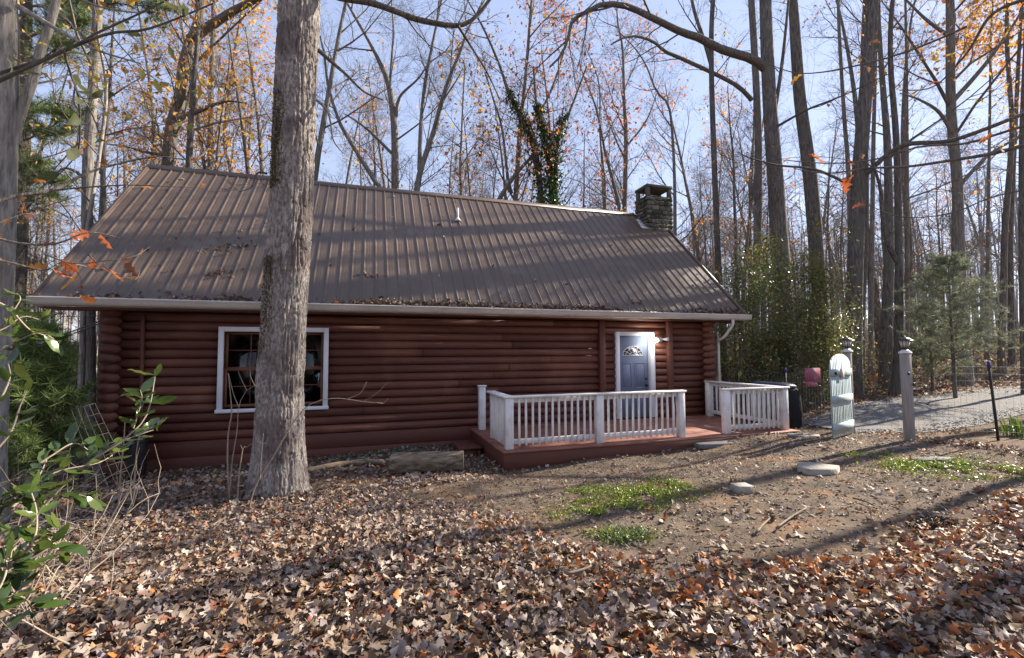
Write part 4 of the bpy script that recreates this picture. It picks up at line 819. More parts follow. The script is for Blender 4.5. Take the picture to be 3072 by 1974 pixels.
def pxtree(name, label, pts, depth, wpx, mat, seed, limbs=(), kids=(9, 5, 4, 3), lens=(3.0, 1.4, .7, .35), up=6.0, frm=.35, leaf=None, group=None, cat='tree', flare=1.5, tw=.003, down=True, lname='leaves', twm=None, sides=12):
    r = np.random.default_rng(seed); P = [at(x, y, depth) for x, y in pts]; k = depth/FPX/2
    W = list(np.interp(np.linspace(0, 1, len(P)), np.linspace(0, 1, len(wpx)), wpx)*k*FPX/math.hypot(FPX, np.mean([q[0] for q in pts])-PW/2))       # pts run from the bottom up
    e = P[-1]-P[-2]; e /= np.linalg.norm(e)
    if up: P.append(P[-1]+e*up*.5+r.normal(0, .2, 3)); W.append(W[-1]*.75); P.append(P[-1]+e*up*.5+r.normal(0, .3, 3)); W.append(W[-1]*.45)
    if down:
        b_ = P[0].copy(); s = (P[0]-P[1]); s = s/abs(s[2]+1e-9); z = float(gz(b_[0], b_[1])); h = b_[2]-z; s[:2] = np.clip(s[:2], -.15, .15)
        if h > 1.2: b2 = b_+np.array([s[0]*(h-.7), s[1]*(h-.7), -(h-.7)]); P.insert(0, b2); W.insert(0, W[0]*1.08); b_ = b2; h = .7
        b3 = b_.copy(); b3[2] = float(gz(b3[0], b3[1]))-.15; P.insert(0, b3); W.insert(0, W[0]*flare)
    P = np.array(P); W = np.array(W); tr, br, tips = Poly(), Poly(), []
    Q, R = trunktube(tr, P, W, sides, 40)
    for lp, lw, ld in limbs:
        LP = np.array([at(x, y, d) for (x, y), d in zip(lp, np.linspace(depth, ld, len(lp)))]); lk = depth/FPX/2
        LQ = resample(np.c_[LP, np.interp(np.linspace(0, 1, len(LP)), [0, 1], [lw[0]*lk, lw[1]*lk])], 22); tr.add(LQ[:, :3], LQ[:, 3], 8)
        L_ = np.linalg.norm(np.diff(LQ[:, :3], axis=0), axis=1).sum(); branches(r, br, tips, LQ[:, :3], LQ[:, 3], (max(3, int(L_*1.3)),)+tuple(kids[1:]), [L_*.28]+[l for l in lens[1:]], 0, .25, tw)
    branches(r, br, tips, Q, R, kids, lens, 0, frm, tw)
    lv = None
    if leaf: n, size, pal, spread = leaf; lv = crownleaves(r, tips, n, size, pal, spread)
    base = P[0].copy(); base[2] += .15
    return treeobj(name, label, cat, base, tr, br, lv, (mat, twm or m_twig, m_crown), group, lname), tips, Q, R

# the big oak in front: plated bark as real relief
r = np.random.default_rng(50)
D0 = 6.25; pts = [(655, 1487), (660, 1440), (668, 1380), (704, 1290), (762, 1150), (830, 1000), (845, 800), (862, 600), (880, 400), (888, 200), (899, 0)]
cen = [at(838, 1480, D0), at(838, 1400, D0), at(840, 1290, D0), at(842, 1150, D0), at(850, 1000, D0), at(862, 800, D0), at(875, 600, D0), at(882, 400, D0), at(890, 200, D0), at(898, 0, D0), at(908, -250, D0), at(915, -600, D0), at(920, -1100, D0)]
wd = np.array([205, 172, 152, 146, 143, 139, 135, 132, 130, 130, 124, 112, 86])*.885*D0/FPX/2
cen[0][2] = -.42; NR, NSG = 820, 190; CQ = resample(np.c_[np.array(cen), wd], NR)
th = np.arange(NSG)*2*np.pi/NSG; zc = CQ[:, 2][:, None]; TH = th[None]+.0*zc
ca, sa = np.cos(TH), np.sin(TH)
pn = lambda f, zf, o: np.stack([ca*f+o+zc*0, sa*f+zc*0, zc*zf+ca*0], -1)
warp = (vnoise(pn(3, 2.5, 3))-.5)
def cracks(f, zf, o, wd_): q = vnoise(pn(f, zf, o)+warp[..., None]*np.array([.9, .9, .5])); return np.exp(-((q-.5)/wd_)**2)
cr = np.clip(cracks(6.5, 2.4, 5, .06)+.8*cracks(10, 4.8, 8, .055)+.35*cracks(17, 9, 12, .07), 0, 1.25)
plate = vnoise(pn(9, 4, 21))-.5
rad = CQ[:, 3][:, None]*(1+.03*(vnoise(pn(1.3, .35, 1))-.5)*2)-.027*cr*(1+.5*warp)+.020*plate*(1-np.clip(cr, 0, 1))+.008*(vnoise(pn(26, 12, 30))-.5)
lob = np.clip((.55-zc)/1.0, 0, 1)**2
rad = rad*(1+.13*lob*(np.cos(TH*5+1.2)*.6+np.cos(TH*3+.4)*.4))
V = np.stack([CQ[:, 0][:, None]+rad*ca, CQ[:, 1][:, None]+rad*sa, zc+rad*0], -1).reshape(-1, 3)
i, j = np.meshgrid(np.arange(NR-1), np.arange(NSG), indexing='ij'); j2 = (j+1) % NSG; Q = np.stack([i*NSG+j, i*NSG+j2, (i+1)*NSG+j2, (i+1)*NSG+j], -1).reshape(-1, 4)
oak = thing('oak_tree', 'massive pale barked oak trunk standing in front of the cabin window', 'tree', (CQ[0, 0], CQ[0, 1], -.25))
MB().add(V, None, Q).obj('trunk', m_bigbark, oak, True)
br, tips = Poly(), []
limbs = [([(930, -40), (1020, -8), (1115, 9), (1206, 41), (1260, 59), (1374, 77), (1433, 45), (1475, -10), (1540, -90)], (22, 9), 6.8), ([(1374, 77), (1420, 150), (1460, 215), (1500, 300)], (9, 4), 7.4),
         ([(955, 150), (1000, 190), (1040, 225), (1092, 275), (1150, 300)], (14, 4), 6.6), ([(950, 300), (985, 340), (1000, 420), (1030, 460)], (8, 2), 6.0), ([(800, 520), (770, 520), (755, 560), (720, 575)], (6, 2), 5.8)]
tr = Poly()
for lp, lw, ld in limbs:
    LP = np.array([at(x, y, d) for (x, y), d in zip(lp, np.linspace(D0+.05, ld, len(lp)))]); LQ = resample(np.c_[LP, np.linspace(lw[0], lw[1], len(LP))*D0/FPX/2], 26); tr.add(LQ[:, :3], LQ[:, 3], 8); tr.geo().obj('limb', m_bark2, oak, True); tr = Poly()
    L_ = np.linalg.norm(np.diff(LQ[:, :3], axis=0), axis=1).sum(); branches(r, br, tips, LQ[:, :3], LQ[:, 3], (max(3, int(L_*4)), 4, 3), (L_*.28, .35, .18), 0, .2, .003)
branches(r, br, tips, CQ[590:, :3], CQ[590:, 3], (10, 6, 5, 3), (3.6, 1.6, .8, .4), 0, .1)
br.geo().obj('branches', m_bark1, oak, True)
# moss strip up the shaded side
k = np.where((V[:, 0]-np.repeat(CQ[:, 0], NSG) < -.02))[0]
r = np.random.default_rng(51); nm = 9000
rows = (NR*r.triangular(.12, .36, .62, nm)).astype(int); ang = np.pi+.74+r.normal(0, .24, nm); jj = ((ang/(2*np.pi)*NSG).astype(int)) % NSG; P = V.reshape(NR, NSG, 3)[rows, jj]; nv = vnoise(P*[3, 3, 2.2]); P = P[nv > .46]
Vm, Tm, Qm, Cm = scatter(P+r.normal(0, .004, P.shape), np.full(len(P), .026), np.array([.13, .105, .045])*r.lognormal(0, .35, (len(P), 1)), 3, seed=52, up=1.5)
MB().add(Vm, Tm, Qm, Cm).obj('moss', m_needle, oak, kind='stuff')

# left edge
pxtree('oak_tree', 'pale barked oak trunk at the far left beyond the leafy shrub', [(-25, 1250), (-8, 900), (2, 600), (6, 300), (4, 0)], 5.6, (106, 104, 102), m_bark3, 60,
       [([(5, 560), (30, 460), (62, 340), (100, 235), (118, 160), (145, 91), (170, -5), (190, -120)], (28, 20), 5.9), ([(55, 20), (100, 45), (150, 75), (200, 105), (290, 150), (420, 190)], (16, 4), 5.0), ([(50, -60), (150, -40), (300, 20), (420, 40)], (12, 3), 5.2)],
       (6, 5, 4), (2.4, 1.2, .5), 5, .45, (260, .09, YELLOW+[(.12, .14, .03)], .1), sides=20)
pxtree('gum_tree', 'straight medium trunk rising past the left end of the roof', [(270, 1230), (268, 900), (262, 650), (266, 450), (281, 250), (292, 50), (297, -60)], 11.5, (40, 36, 30), m_bark1, 61,
       [([(268, 560), (235, 520), (190, 505), (150, 540), (90, 590)], (10, 3), 11), ([(290, 150), (240, 100), (200, 60), (120, 20)], (12, 3), 11)], (10, 5, 4, 2), (3.0, 1.4, .7, .4), 6, .5, (500, .10, YELLOW, .15))
pxtree('poplar_tree', 'mossy slender trunk just left of the corner logs', [(241, 1226), (247, 1058), (250, 928), (262, 700), (318, 300)], 10.6, (24, 19, 12), m_bark3, 62, (), (7, 4, 3), (1.8, .8, .4), 3, .5)
# behind the cabin
pxtree('oak_tree', 'dark leaning oak with a heavy right fork behind the roof ridge', [(500, 620), (507, 482), (518, 373), (541, 295), (550, 205), (568, 136), (598, 60), (606, -40)], 18.5, (46, 42, 36, 26), m_bark2, 63,
       [([(572, 120), (605, 95), (682, 45), (736, 14), (830, -30)], (32, 14), 18), ([(530, 360), (591, 336), (673, 305), (740, 310)], (15, 3), 17), ([(520, 470), (430, 455), (380, 440), (300, 430)], (10, 3), 17)], (12, 6, 5, 3), (5, 2.2, 1.0, .5), 7, .25, (1900, .15, YELLOW+ORANGE, .3))
pxtree('maple_tree', 'orange leaved tree close left of the big oak trunk behind the roof', [(630, 600), (631, 514), (632, 318), (636, 180), (640, 20)], 21, (20, 18, 14), m_bark1, 64, [([(636, 480), (600, 400), (560, 380)], (8, 2), 20)], (22, 6, 5, 2), (3.8, 1.7, .8, .4), 5, .12, (2900, .15, ORANGE+YELLOW[:2], .3))
pxtree('maple_tree', 'slim russet tinged tree at the left half of the ridge', [(462, 600), (462, 480), (455, 300), (430, 120), (410, 0)], 22, (12, 10, 8), m_bark1, 65, (), (20, 6, 4, 2), (3.2, 1.4, .7, .3), 5, .1, (1200, .15, RUSSET+ORANGE, .3))
pxtree('maple_tree', 'thin yellow orange tree between the leaning oak and big trunk', [(700, 600), (690, 500), (672, 420), (690, 250), (720, 60)], 23, (14, 11, 8), m_bark1, 66, (), (22, 6, 4, 2), (3.4, 1.5, .7, .3), 5, .1, (2300, .15, ORANGE, .3))
pxtree('elm_tree', 'bare forked tree in the middle of the ridge with a low left limb', [(1186, 640), (1185, 564), (1185, 455), (1183, 386), (1178, 330), (1165, 250), (1140, 190), (1110, 130)], 19.5, (24, 22, 18, 10), m_bark1, 67,
       [([(1188, 350), (1200, 290), (1255, 235), (1290, 180)], (11, 3), 19), ([(1175, 460), (1115, 400), (1070, 364), (1030, 340)], (10, 3), 19), ([(1168, 270), (1175, 180), (1180, 80), (1170, -40)], (9, 3), 20), ([(1190, 420), (1270, 360), (1330, 300)], (6, 2), 19)], (12, 6, 5, 3), (3.0, 1.4, .7, .35), 4, .35)
pxtree('elm_tree', 'bare twin stemmed tree curving right over the ridge', [(1248, 640), (1251, 568), (1265, 500), (1301, 395), (1324, 309), (1351, 227), (1383, 150), (1402, 90)], 19, (20, 16, 12, 6), m_bark1, 68,
       [([(1258, 510), (1262, 386), (1272, 273), (1283, 205), (1301, 114), (1324, 0), (1335, -90)], (13, 5), 19.4), ([(1330, 300), (1370, 240), (1390, 200)], (6, 2), 19)], (10, 6, 5, 3), (2.6, 1.3, .7, .35), 3, .3)
pxtree('elm_tree', 'bare tree leaning far left just right of the big oak', [(1150, 620), (1131, 555), (1092, 491), (1047, 418), (1020, 370), (985, 260)], 18.5, (16, 14, 8), m_bark1, 69, (), (12, 6, 4, 3), (2.4, 1.2, .6, .3), 3, .3)
pxtree('maple_tree', 'small thin tree with a clump of yellow leaves above the ridge', [(1384, 650), (1383, 582), (1381, 491), (1385, 400), (1390, 280)], 21, (11, 8, 5), m_bark3, 70, [([(1383, 500), (1420, 440), (1450, 400)], (5, 2), 21)], (16, 5, 4, 2), (2.2, 1.0, .5, .3), 2, .15, (420, .20, YELLOW+RUSSET[:2], .25))
pxtree('sweetgum_tree', 'many stemmed red leaved tree behind the ridge right of centre', [(1545, 680), (1547, 604), (1553, 500), (1560, 386), (1575, 250), (1590, 60)], 20, (18, 14, 8), m_bark1, 71,
       [([(1490, 640), (1497, 600), (1547, 523), (1592, 473), (1620, 430)], (17, 7), 19), ([(1535, 580), (1524, 532), (1506, 386), (1479, 295), (1456, 218)], (11, 4), 20), ([(1560, 420), (1640, 300), (1690, 160), (1700, 60)], (9, 3), 20)], (22, 6, 5, 2), (3.2, 1.5, .7, .4), 4, .2, (2300, .14, RUSSET+ORANGE[:2], .28))
iv, tipsI, QI, RI = pxtree('ivy_covered_tree', 'three stemmed tree wrapped in green ivy behind the ridge', [(1624, 690), (1624, 614), (1606, 455), (1569, 364), (1528, 282), (1500, 200)], 19, (20, 16, 8), m_bark2, 72,
       [([(1655, 660), (1656, 614), (1642, 455), (1626, 386), (1610, 318), (1600, 200)], (16, 6), 19), ([(1660, 620), (1665, 545), (1678, 386), (1706, 341), (1760, 200)], (14, 5), 19)], (8, 5, 4, 2), (2.6, 1.2, .6, .3), 3, .5)
r = np.random.default_rng(73); Pi = []
for pth, nl in (([(1624, 690), (1624, 614), (1606, 455), (1569, 364), (1528, 282)], 1500), ([(1655, 660), (1656, 614), (1642, 455), (1626, 386), (1610, 318)], 1500), ([(1660, 620), (1665, 545), (1678, 386), (1700, 345)], 900)):
    C = resample(np.array([at(x, y, 18.95) for x, y in pth]), 120); f = r.random(nl)**.85; Pi.append(C[(f*119).astype(int)]+r.normal(0, 1, (nl, 3))*(.21*(1-f*.55))[:, None])
Pi = np.vstack(Pi); Vm, Tm, Qm, Cm = scatter(Pi, .13*r.lognormal(0, .25, len(Pi)), np.array([.045, .085, .02])*r.lognormal(0, .35, (len(Pi), 1)), 3, ('oval',), seed=74, up=1.3); MB().add(Vm, Tm, Qm, Cm).obj('ivy', m_ivy, iv, kind='stuff')
pxtree('maple_tree', 'fine branched tree with pinkish leaves left of the chimney', [(1874, 700), (1874, 632), (1878, 409), (1872, 300), (1868, 150)], 24, (17, 13, 7), m_bark1, 75, [([(1876, 480), (1840, 400), (1800, 280)], (7, 2), 24), ([(1878, 440), (1940, 360), (1980, 250)], (7, 2), 24)], (26, 6, 5, 2), (3.6, 1.6, .8, .4), 3, .15, (1500, .15, [(.5, .2, .12), (.42, .16, .08), (.55, .24, .08)], .25))
pxtree('elm_tree', 'bare leaning tree touching the left side of the chimney', [(1870, 700), (1861, 632), (1830, 510), (1815, 455), (1790, 330)], 22, (14, 10, 6), m_bark1, 76, (), (16, 6, 5, 2), (2.8, 1.3, .7, .35), 3, .25)
pxtree('elm_tree', 'thin bare trunk directly left of the leaning chimney tree', [(1815, 700), (1815, 632), (1813, 540), (1800, 400)], 23, (12, 9, 5), m_bark1, 77, (), (14, 6, 5, 2), (2.8, 1.3, .7, .35), 4, .25, (500, .14, RUSSET, .25))
pxtree('elm_tree', 'thin curved bare tree rising right behind the chimney', [(2025, 680), (2024, 559), (2019, 432), (2006, 318), (1969, 273), (1940, 200)], 20, (11, 8, 5), m_bark1, 78, (), (12, 6, 4, 3), (2.6, 1.2, .6, .3), 2, .3)
# right of the cabin
pxtree('hickory_tree', 'thin dark straight trunk nearest the right end of the roof', [(2168, 1000), (2158, 857), (2145, 552), (2134, 195), (2139, 0)], 17.5, (22, 18, 14), m_bark2, 80, [([(2133, 190), (2115, 130), (2085, 40), (2070, -30)], (13, 8), 17.5)], (8, 5, 4, 3), (2.6, 1.2, .6, .3), 5, .5)
pxtree('tulip_tree', 'smooth grey trunk tight against a thicker dark one right of the roof', [(2262, 1180), (2268, 900), (2275, 552), (2272, 325), (2254, 0)], 18.5, (28, 25, 21), m_bark1, 81, [([(2255, 300), (2200, 250), (2048, 177), (1997, 155), (1960, 125), (1910, 109), (1870, 114), (1833, 134)], (13, 4), 16)], (6, 5, 3, 2), (2.4, 1.2, .6, .3), 6, .65)
pxtree('oak_tree', 'thick dark oak with a long limb arching left over the chimney', [(2372, 1180), (2343, 800), (2327, 552), (2308, 292), (2296, 0)], 16.2, (66, 56, 46, 38), m_bark2, 82, [([(2300, 210), (2260, 178), (2170, 150), (2090, 110), (2048, 98), (1970, 60), (1878, 18), (1806, 14), (1760, 36), (1720, 59), (1710, 91), (1688, 159), (1650, 200)], (26, 5), 14), ([(2325, 330), (2345, 200), (2360, 60), (2370, -60)], (12, 5), 16.2), ([(2330, 380), (2420, 330), (2520, 290), (2680, 215)], (8, 2), 11.5)], (9, 5, 3, 2), (3.4, 1.6, .7, .35), 8, .6, (100, .14, RUST, .15))
pxtree('oak_tree', 'dark oak trunk bending left as it rises beside the thick one', [(2484, 1190), (2463, 942), (2437, 600), (2420, 450), (2399, 292), (2385, 100), (2378, 0)], 17.4, (50, 46, 38, 30), m_bark2, 83, [], (9, 5, 3, 2), (3.2, 1.5, .7, .35), 8, .6)
pxtree('oak_tree', 'stout dark oak leaning right behind the blue gate', [(2567, 1205), (2561, 1000), (2574, 585), (2593, 325), (2619, 0)], 15.6, (60, 52, 46, 38), m_bark2, 84, [([(2560, 560), (2450, 510), (2330, 495), (2240, 470), (2215, 455)], (9, 2), 13), ([(2580, 540), (2700, 440), (2860, 420), (3100, 330)], (16, 9), 13)], (6, 5, 3, 2), (3, 1.5, .7, .35), 8, .62, None, flare=1.35)
pxtree('pine_tree', 'slim dark trunk behind the lone gate post with a bent second stem', [(2686, 1185), (2697, 1000), (2694, 585), (2687, 390), (2672, 195), (2678, 0)], 15.5, (40, 24, 20, 14), m_bark2, 85, [([(2700, 800), (2660, 720), (2645, 620), (2640, 560), (2615, 480)], (16, 6), 15)], (6, 5, 3, 2), (2.2, 1.1, .6, .3), 6, .6, flare=1.3)
pxtree('oak_tree', 'big grey oak behind the cedar with broad orange crown', [(2895, 1160), (2876, 805), (2872, 552), (2853, 325), (2850, 0)], 18.5, (60, 38, 34, 28), m_bark1, 86, [([(2868, 420), (2820, 340), (2760, 300), (2700, 280)], (12, 3), 17.5), ([(2862, 300), (2950, 200), (3030, 90), (3072, 20)], (14, 5), 17.5), ([(2865, 120), (2780, 60), (2700, -20)], (12, 4), 18), ([(2876, 560), (2960, 470), (3040, 420), (3110, 380)], (12, 4), 18)], (16, 6, 5, 3), (5, 2.2, 1.0, .5), 8, .42, (1700, .14, ORANGE+YELLOW[:2], .3), flare=1.3)
for k, (nm, lb, pts_, d, wp_, mt, leaf) in enumerate([
    ('hickory_tree', 'thin straight trunk between the two leaning oaks right of the shrub', [(2552, 1130), (2548, 585), (2531, 325), (2515, 0)], 19, (18, 14, 10), m_bark1, (120, .13, RUST, .25)),
    ('hickory_tree', 'thin trunk standing between the stout oak and the slim dark one', [(2612, 1165), (2613, 1000), (2620, 455), (2628, 100)], 20, (19, 16, 10), m_bark1, None),
    ('hickory_tree', 'slender grey trunk just right of the slim dark trunk', [(2725, 1150), (2723, 974), (2721, 357), (2716, 0)], 21, (15, 12, 8), m_bark1, (120, .13, RUST, .25)),
    ('oak_tree', 'left of a close pair of trunks near the right edge', [(3004, 1060), (3010, 900), (3014, 700), (3030, 500), (3036, 364), (3020, 100)], 20.5, (26, 21, 14), m_bark2, (1000, .16, YELLOW+ORANGE, .3)),
    ('oak_tree', 'right of a close pair of trunks near the right edge', [(3036, 1065), (3033, 900), (3032, 700), (3045, 400), (3060, 100)], 21.5, (24, 19, 12), m_bark2, (1000, .16, ORANGE, .3)),
    ('hickory_tree', 'thin reddish grey trunk between the cedar and the close pair', [(2960, 1080), (2962, 930), (2964, 700), (2970, 300)], 23, (17, 15, 9), m_bark1, (900, .18, ORANGE, .3)),
    ('oak_tree', 'dark trunk cut by the right border of the picture', [(3074, 1130), (3068, 900), (3066, 450), (3080, 0)], 15, (26, 22, 18), m_bark2, None)]):
    pxtree(nm, lb, pts_, d, wp_, mt, 90+k, (), (6, 5, 3, 2), (2.0, 1.0, .6, .3), 6, .62, leaf, flare=1.3)

# conifers
def needles(r, P, n, L, w_, col):
    K = len(P)*n; c = np.repeat(P, n, 0); d = r.normal(0, 1, (K, 3)); d[:, 2] += .4; d /= np.linalg.norm(d, axis=1)[:, None]; s = np.cross(d, r.normal(0, 1, (K, 3))); s /= np.linalg.norm(s, axis=1)[:, None]+1e-9
    l = L*r.uniform(.6, 1.2, (K, 1)); V = np.stack([c-s*w_, c+s*w_, c+d*l], 1).reshape(-1, 3); C = np.repeat(np.array(col)*np.repeat(r.lognormal(0, .25, (len(P), 1)), n, 0), 3, 0)
    return V, np.arange(K*3).reshape(-1, 3), None, C
def conifer(name, label, base, H, R0, nwh, per, seed, col, L, w_, npt, z0=.1, droop=-.1, top=.12, rtr=.06):
    r = np.random.default_rng(seed); base = np.array([base[0], base[1], float(gz(base[0], base[1]))]); tr, br, pts_ = Poly(), Poly(), []
    tp_ = np.array([base-[0, 0, .1], base+[0, 0, H*.5], base+[.05, .02, H]]); trunktube(tr, tp_, np.array([rtr, rtr*.6, .01]), 9, 12)
    for k in range(nwh):
        f = z0+(1-z0)*(k+r.random()*.6)/nwh; Rr = R0*((1-f)**.75+top)*r.uniform(.75, 1.1)
        for q in range(per):
            a = r.uniform(0, 6.28); p = base+[0, 0, f*H]; B = branchline(r, p, (math.cos(a), math.sin(a), .35+droop), Rr*r.uniform(.6, 1.1), 6, .1, .03); br.add(B, np.linspace(.012, .004, 6), 4)
            for i in range(1, 6):
                pts_.append(B[i][None]+r.normal(0, .05, (2, 3)))
                if i > 1:
                    S = branchline(r, B[i], side(r, (B[i]-B[i-1])/np.linalg.norm(B[i]-B[i-1]), .8), Rr*.3, 4, .15, .0); br.add(S, np.linspace(.006, .003, 4), 3); pts_.append(np.vstack([S[1:], (S[1:]+S[:-1])/2]))
    P = np.vstack(pts_); lv = needles(r, P, npt, L, w_, col); t = thing(name, label, 'tree', base)
    tr.geo().obj('trunk', m_bark2, t, True); br.geo().obj('branches', m_twig, t, True); MB().add(*lv).obj('needles', m_needle, t, kind='stuff'); return t
b = at(2866, 1190, 14.2); conifer('cedar_tree', 'young grey green cedar beyond the drive between gate post and stake', b, 4.5, 2.3, 17, 6, 101, (.21, .235, .15), .15, .006, 8, .25, -.05)
b = at(2800, 1190, 16.5); conifer('cedar_tree', 'smaller cedar crowding the left side of the larger one', b, 3.2, 1.4, 11, 5, 102, (.19, .21, .13), .15, .007, 9, .2, -.05)
b = at(112, 1240, 7.4); conifer('pine_tree', 'bushy young pine left of the cabin behind the leafy shrub', b, 2.7, .9, 13, 6, 103, (.17, .23, .07), .20, .007, 12, .15, .1)
b = at(200, 1230, 17); conifer('pine_tree', 'smaller young pine farther back left of the cabin', b, 3.2, 1.6, 10, 5, 104, (.16, .20, .08), .22, .008, 11, .1, .1)
# tall pine at the upper left with tufted boughs
r = np.random.default_rng(105); tp0 = at(40, 1200, 12.5); tp0[2] = float(gz(tp0[0], tp0[1])); tr, br, pts_ = Poly(), Poly(), []
tops = [at(60, 700, 12.5), at(75, 200, 12.5), at(85, -300, 12.5)]; TQ, TR = trunktube(tr, np.array([tp0]+tops), np.array([.2, .17, .14, .1]), 12, 20)
for (x0, y0), (x1, y1), d1, n in (((70, 330), (215, 350), 11.5, 26), ((70, 250), (200, 120), 11.5, 30), ((70, 120), (260, 60), 12, 34), ((75, 420), (190, 400), 11.5, 18), ((65, 560), (170, 545), 11.5, 20), ((62, 640), (150, 585), 11.5, 12.5), ((80, 0), (330, -40), 12.5, 50), ((80, 20), (470, 20), 13, 34), ((65, 520), (110, 480), 11, 10)):
    B = resample([at(x0, y0, 12.5), at((x0+x1)/2, (y0+y1)/2-12, (12.5+d1)/2), at(x1, y1, d1)], 8); br.add(B, np.linspace(.035, .01, 8), 5)
    for k in range(int(n*1.5)):
        i = r.integers(2, 8); S = branchline(r, B[i], r.normal(0, 1, 3)*[1, 1, .35]+[0, 0, .15], r.uniform(.3, .75), 4, .2, .05); br.add(S, np.linspace(.009, .004, 4), 3); pts_.append(S[1:])
t = thing('pine_tree', 'tall pine with tufted green boughs behind the far left oak', 'tree', tp0); tr.geo().obj('trunk', m_bark2, t, True); br.geo().obj('branches', m_twig, t, True)
MB().add(*needles(r, np.vstack(pts_), 30, .24, .0055, (.12, .165, .05))).obj('needles', m_needle, t, kind='stuff')

# broadleaf evergreen shrubs right of the cabin
def shrub(name, label, cens, base, seed, nleaf, size, col, stems):
    r = np.random.default_rng(seed); base = np.array([base[0], base[1], float(gz(base[0], base[1]))]); st_, P = Poly(), []
    tot = sum(c[6] for c in cens)
    for (x, y, z, sx, sy, sz, wgt) in cens:
        n = int(nleaf*wgt/tot); nc = max(6, n//70); cc = np.array([x, y, z])+r.normal(0, 1, (nc, 3)).clip(-1.9, 1.9)*[sx, sy, sz]; cc = cc[cc[:, 2] > gz(cc[:, 0], cc[:, 1])+.15]
        for c in cc:
            st_.add(np.stack([base+r.normal(0, .25, 3)*[1, 1, 0], base*.5+c*.5+r.normal(0, .15, 3), c]), np.array([.009, .006, .003]), 4)
            m = n//len(cc); dr = r.normal(0, 1, 3); dr /= np.linalg.norm(dr); P.append(c+r.normal(0, .16, (m, 3))+dr*r.normal(0, .18, (m, 1)))
    P = np.vstack(P); cols = np.array(col)*r.lognormal(0, .35, (len(P), 1)); k = r.random(len(P)) < .12; cols[k] = cols[k]*[2.2, 1.5, .9]
    Vm, Tm, Qm, Cm = scatter(P, size*r.lognormal(0, .25, len(P)), cols, 3, ('oval',), seed=seed+1, up=.9)
    t = thing(name, label, 'shrub', base); st_.geo().obj('stems', m_twig, t, True); MB().add(Vm, Tm, Qm, Cm).obj('leaves', m_green, t, kind='stuff'); return t
GR = (.05, .072, .022)
shrub('evergreen_shrub', 'tall glossy evergreen shrub crowding the right end of the cabin', [(10.0, 9.9, 1.0, .42, .6, .7, 3), (10.6, 10.9, 2.0, .5, .7, .9, 3), (10.4, 11.4, 2.9, .4, .6, .5, 1.4), (11.0, 12.0, 3.3, .3, .4, .5, .8)], (10.5, 10.9), 110, 11000, .062, GR)if False else None
shrub('evergreen_shrub', 'tall glossy evergreen shrub crowding the right end of the cabin', [(*at(2195, 1080, 13.6), .45, .5, .55, 2), (*at(2255, 960, 14.2), .65, .7, .8, 3), (*at(2300, 860, 14.8), .6, .6, .6, 1.6), (*at(2230, 850, 14.8), .35, .4, .7, .8), (*at(2330, 1120, 13.6), .5, .4, .35, 1.2)], at(2250, 1200, 14), 110, 14500, .066, (.14, .17, .055), 0)
shrub('evergreen_shrub', 'sprawling sparkling shrub behind the pink sign and blue gate', [(*at(2440, 1000, 13.4), .55, .5, .36, 3), (*at(2350, 1020, 13.6), .5, .5, .45, 2.2), (*at(2500, 1040, 12.8), .32, .3, .25, 1.2), (*at(2350, 1130, 13.0), .6, .5, .25, 1.4), (*at(2480, 1120, 12.8), .3, .25, .25, .8)], at(2400, 1210, 13.2), 112, 14000, .062, (.165, .18, .06), 0)
shrub('evergreen_shrub', 'yellow green shrub wrapped around the oaks above the sparkling one', [(*at(2450, 800, 14.2), .25, .3, .65, 1), (*at(2420, 900, 14), .5, .4, .5, 1.2), (*at(2300, 740, 14), .24, .3, .24, .45), (*at(2520, 900, 14), .3, .4, .4, .5)], at(2450, 1205, 14.2), 114, 6500, .066, (.17, .18, .045), 0)

# near shrub with big leaves at the left, leafy twigs
def bigleaf(name, label, stems_, seed, size, cols, every=2, mat=m_green, stemmat=m_sap, base=None, group=None, leafname='leaf', cat='shrub', kind='oval', per=2, tilt=.7, wid=1.05):
    r = np.random.default_rng(seed); st_ = Poly(); P0, D0_ = [], []
    for pts_, d0, d1, w0, w1 in stems_:
        L = resample(np.array([at(x, y, d) for (x, y), d in zip(pts_, np.linspace(d0, d1, len(pts_)))]), 22); st_.add(L, np.linspace(w0, w1, 22), 6)
        for i in range(3, 22, every):
            for q in range(per):
                t_ = L[min(i+1, 21)]-L[i-1]; t_ /= np.linalg.norm(t_); P0.append(L[i]); D0_.append(side(r, t_, r.uniform(.6, 1.2))*[1, 1, .6])
    base = base if base is not None else at(*stems_[0][0][0], stems_[0][1])
    t = thing(name, label, cat, base, group); st_.geo().obj('stems', stemmat, t, True)
    prot = []
    for k in range(5):
        V, Q = leafproto(7, kind, r); V = V.copy(); V[:, 0] += .55; V[:, 2] *= .5; prot.append([rawmesh(leafname, V, None, Q, None, True, np.array(c)) for c in cols]);
        for me in prot[-1]: me.materials.append(mat)
    for p, d in zip(P0, D0_):
        me = prot[r.integers(5)][r.integers(len(cols))]; d = d/np.linalg.norm(d); q = Vector(d).to_track_quat('X', 'Z').to_euler(); s = size*r.lognormal(0, .2)
        inst(leafname, me, p, t, (q.x+r.normal(0, tilt), q.y, q.z), (s, s*wid, s))
    return t
LG = [(.06, .105, .022), (.085, .135, .03), (.12, .155, .035), (.05, .085, .03)]
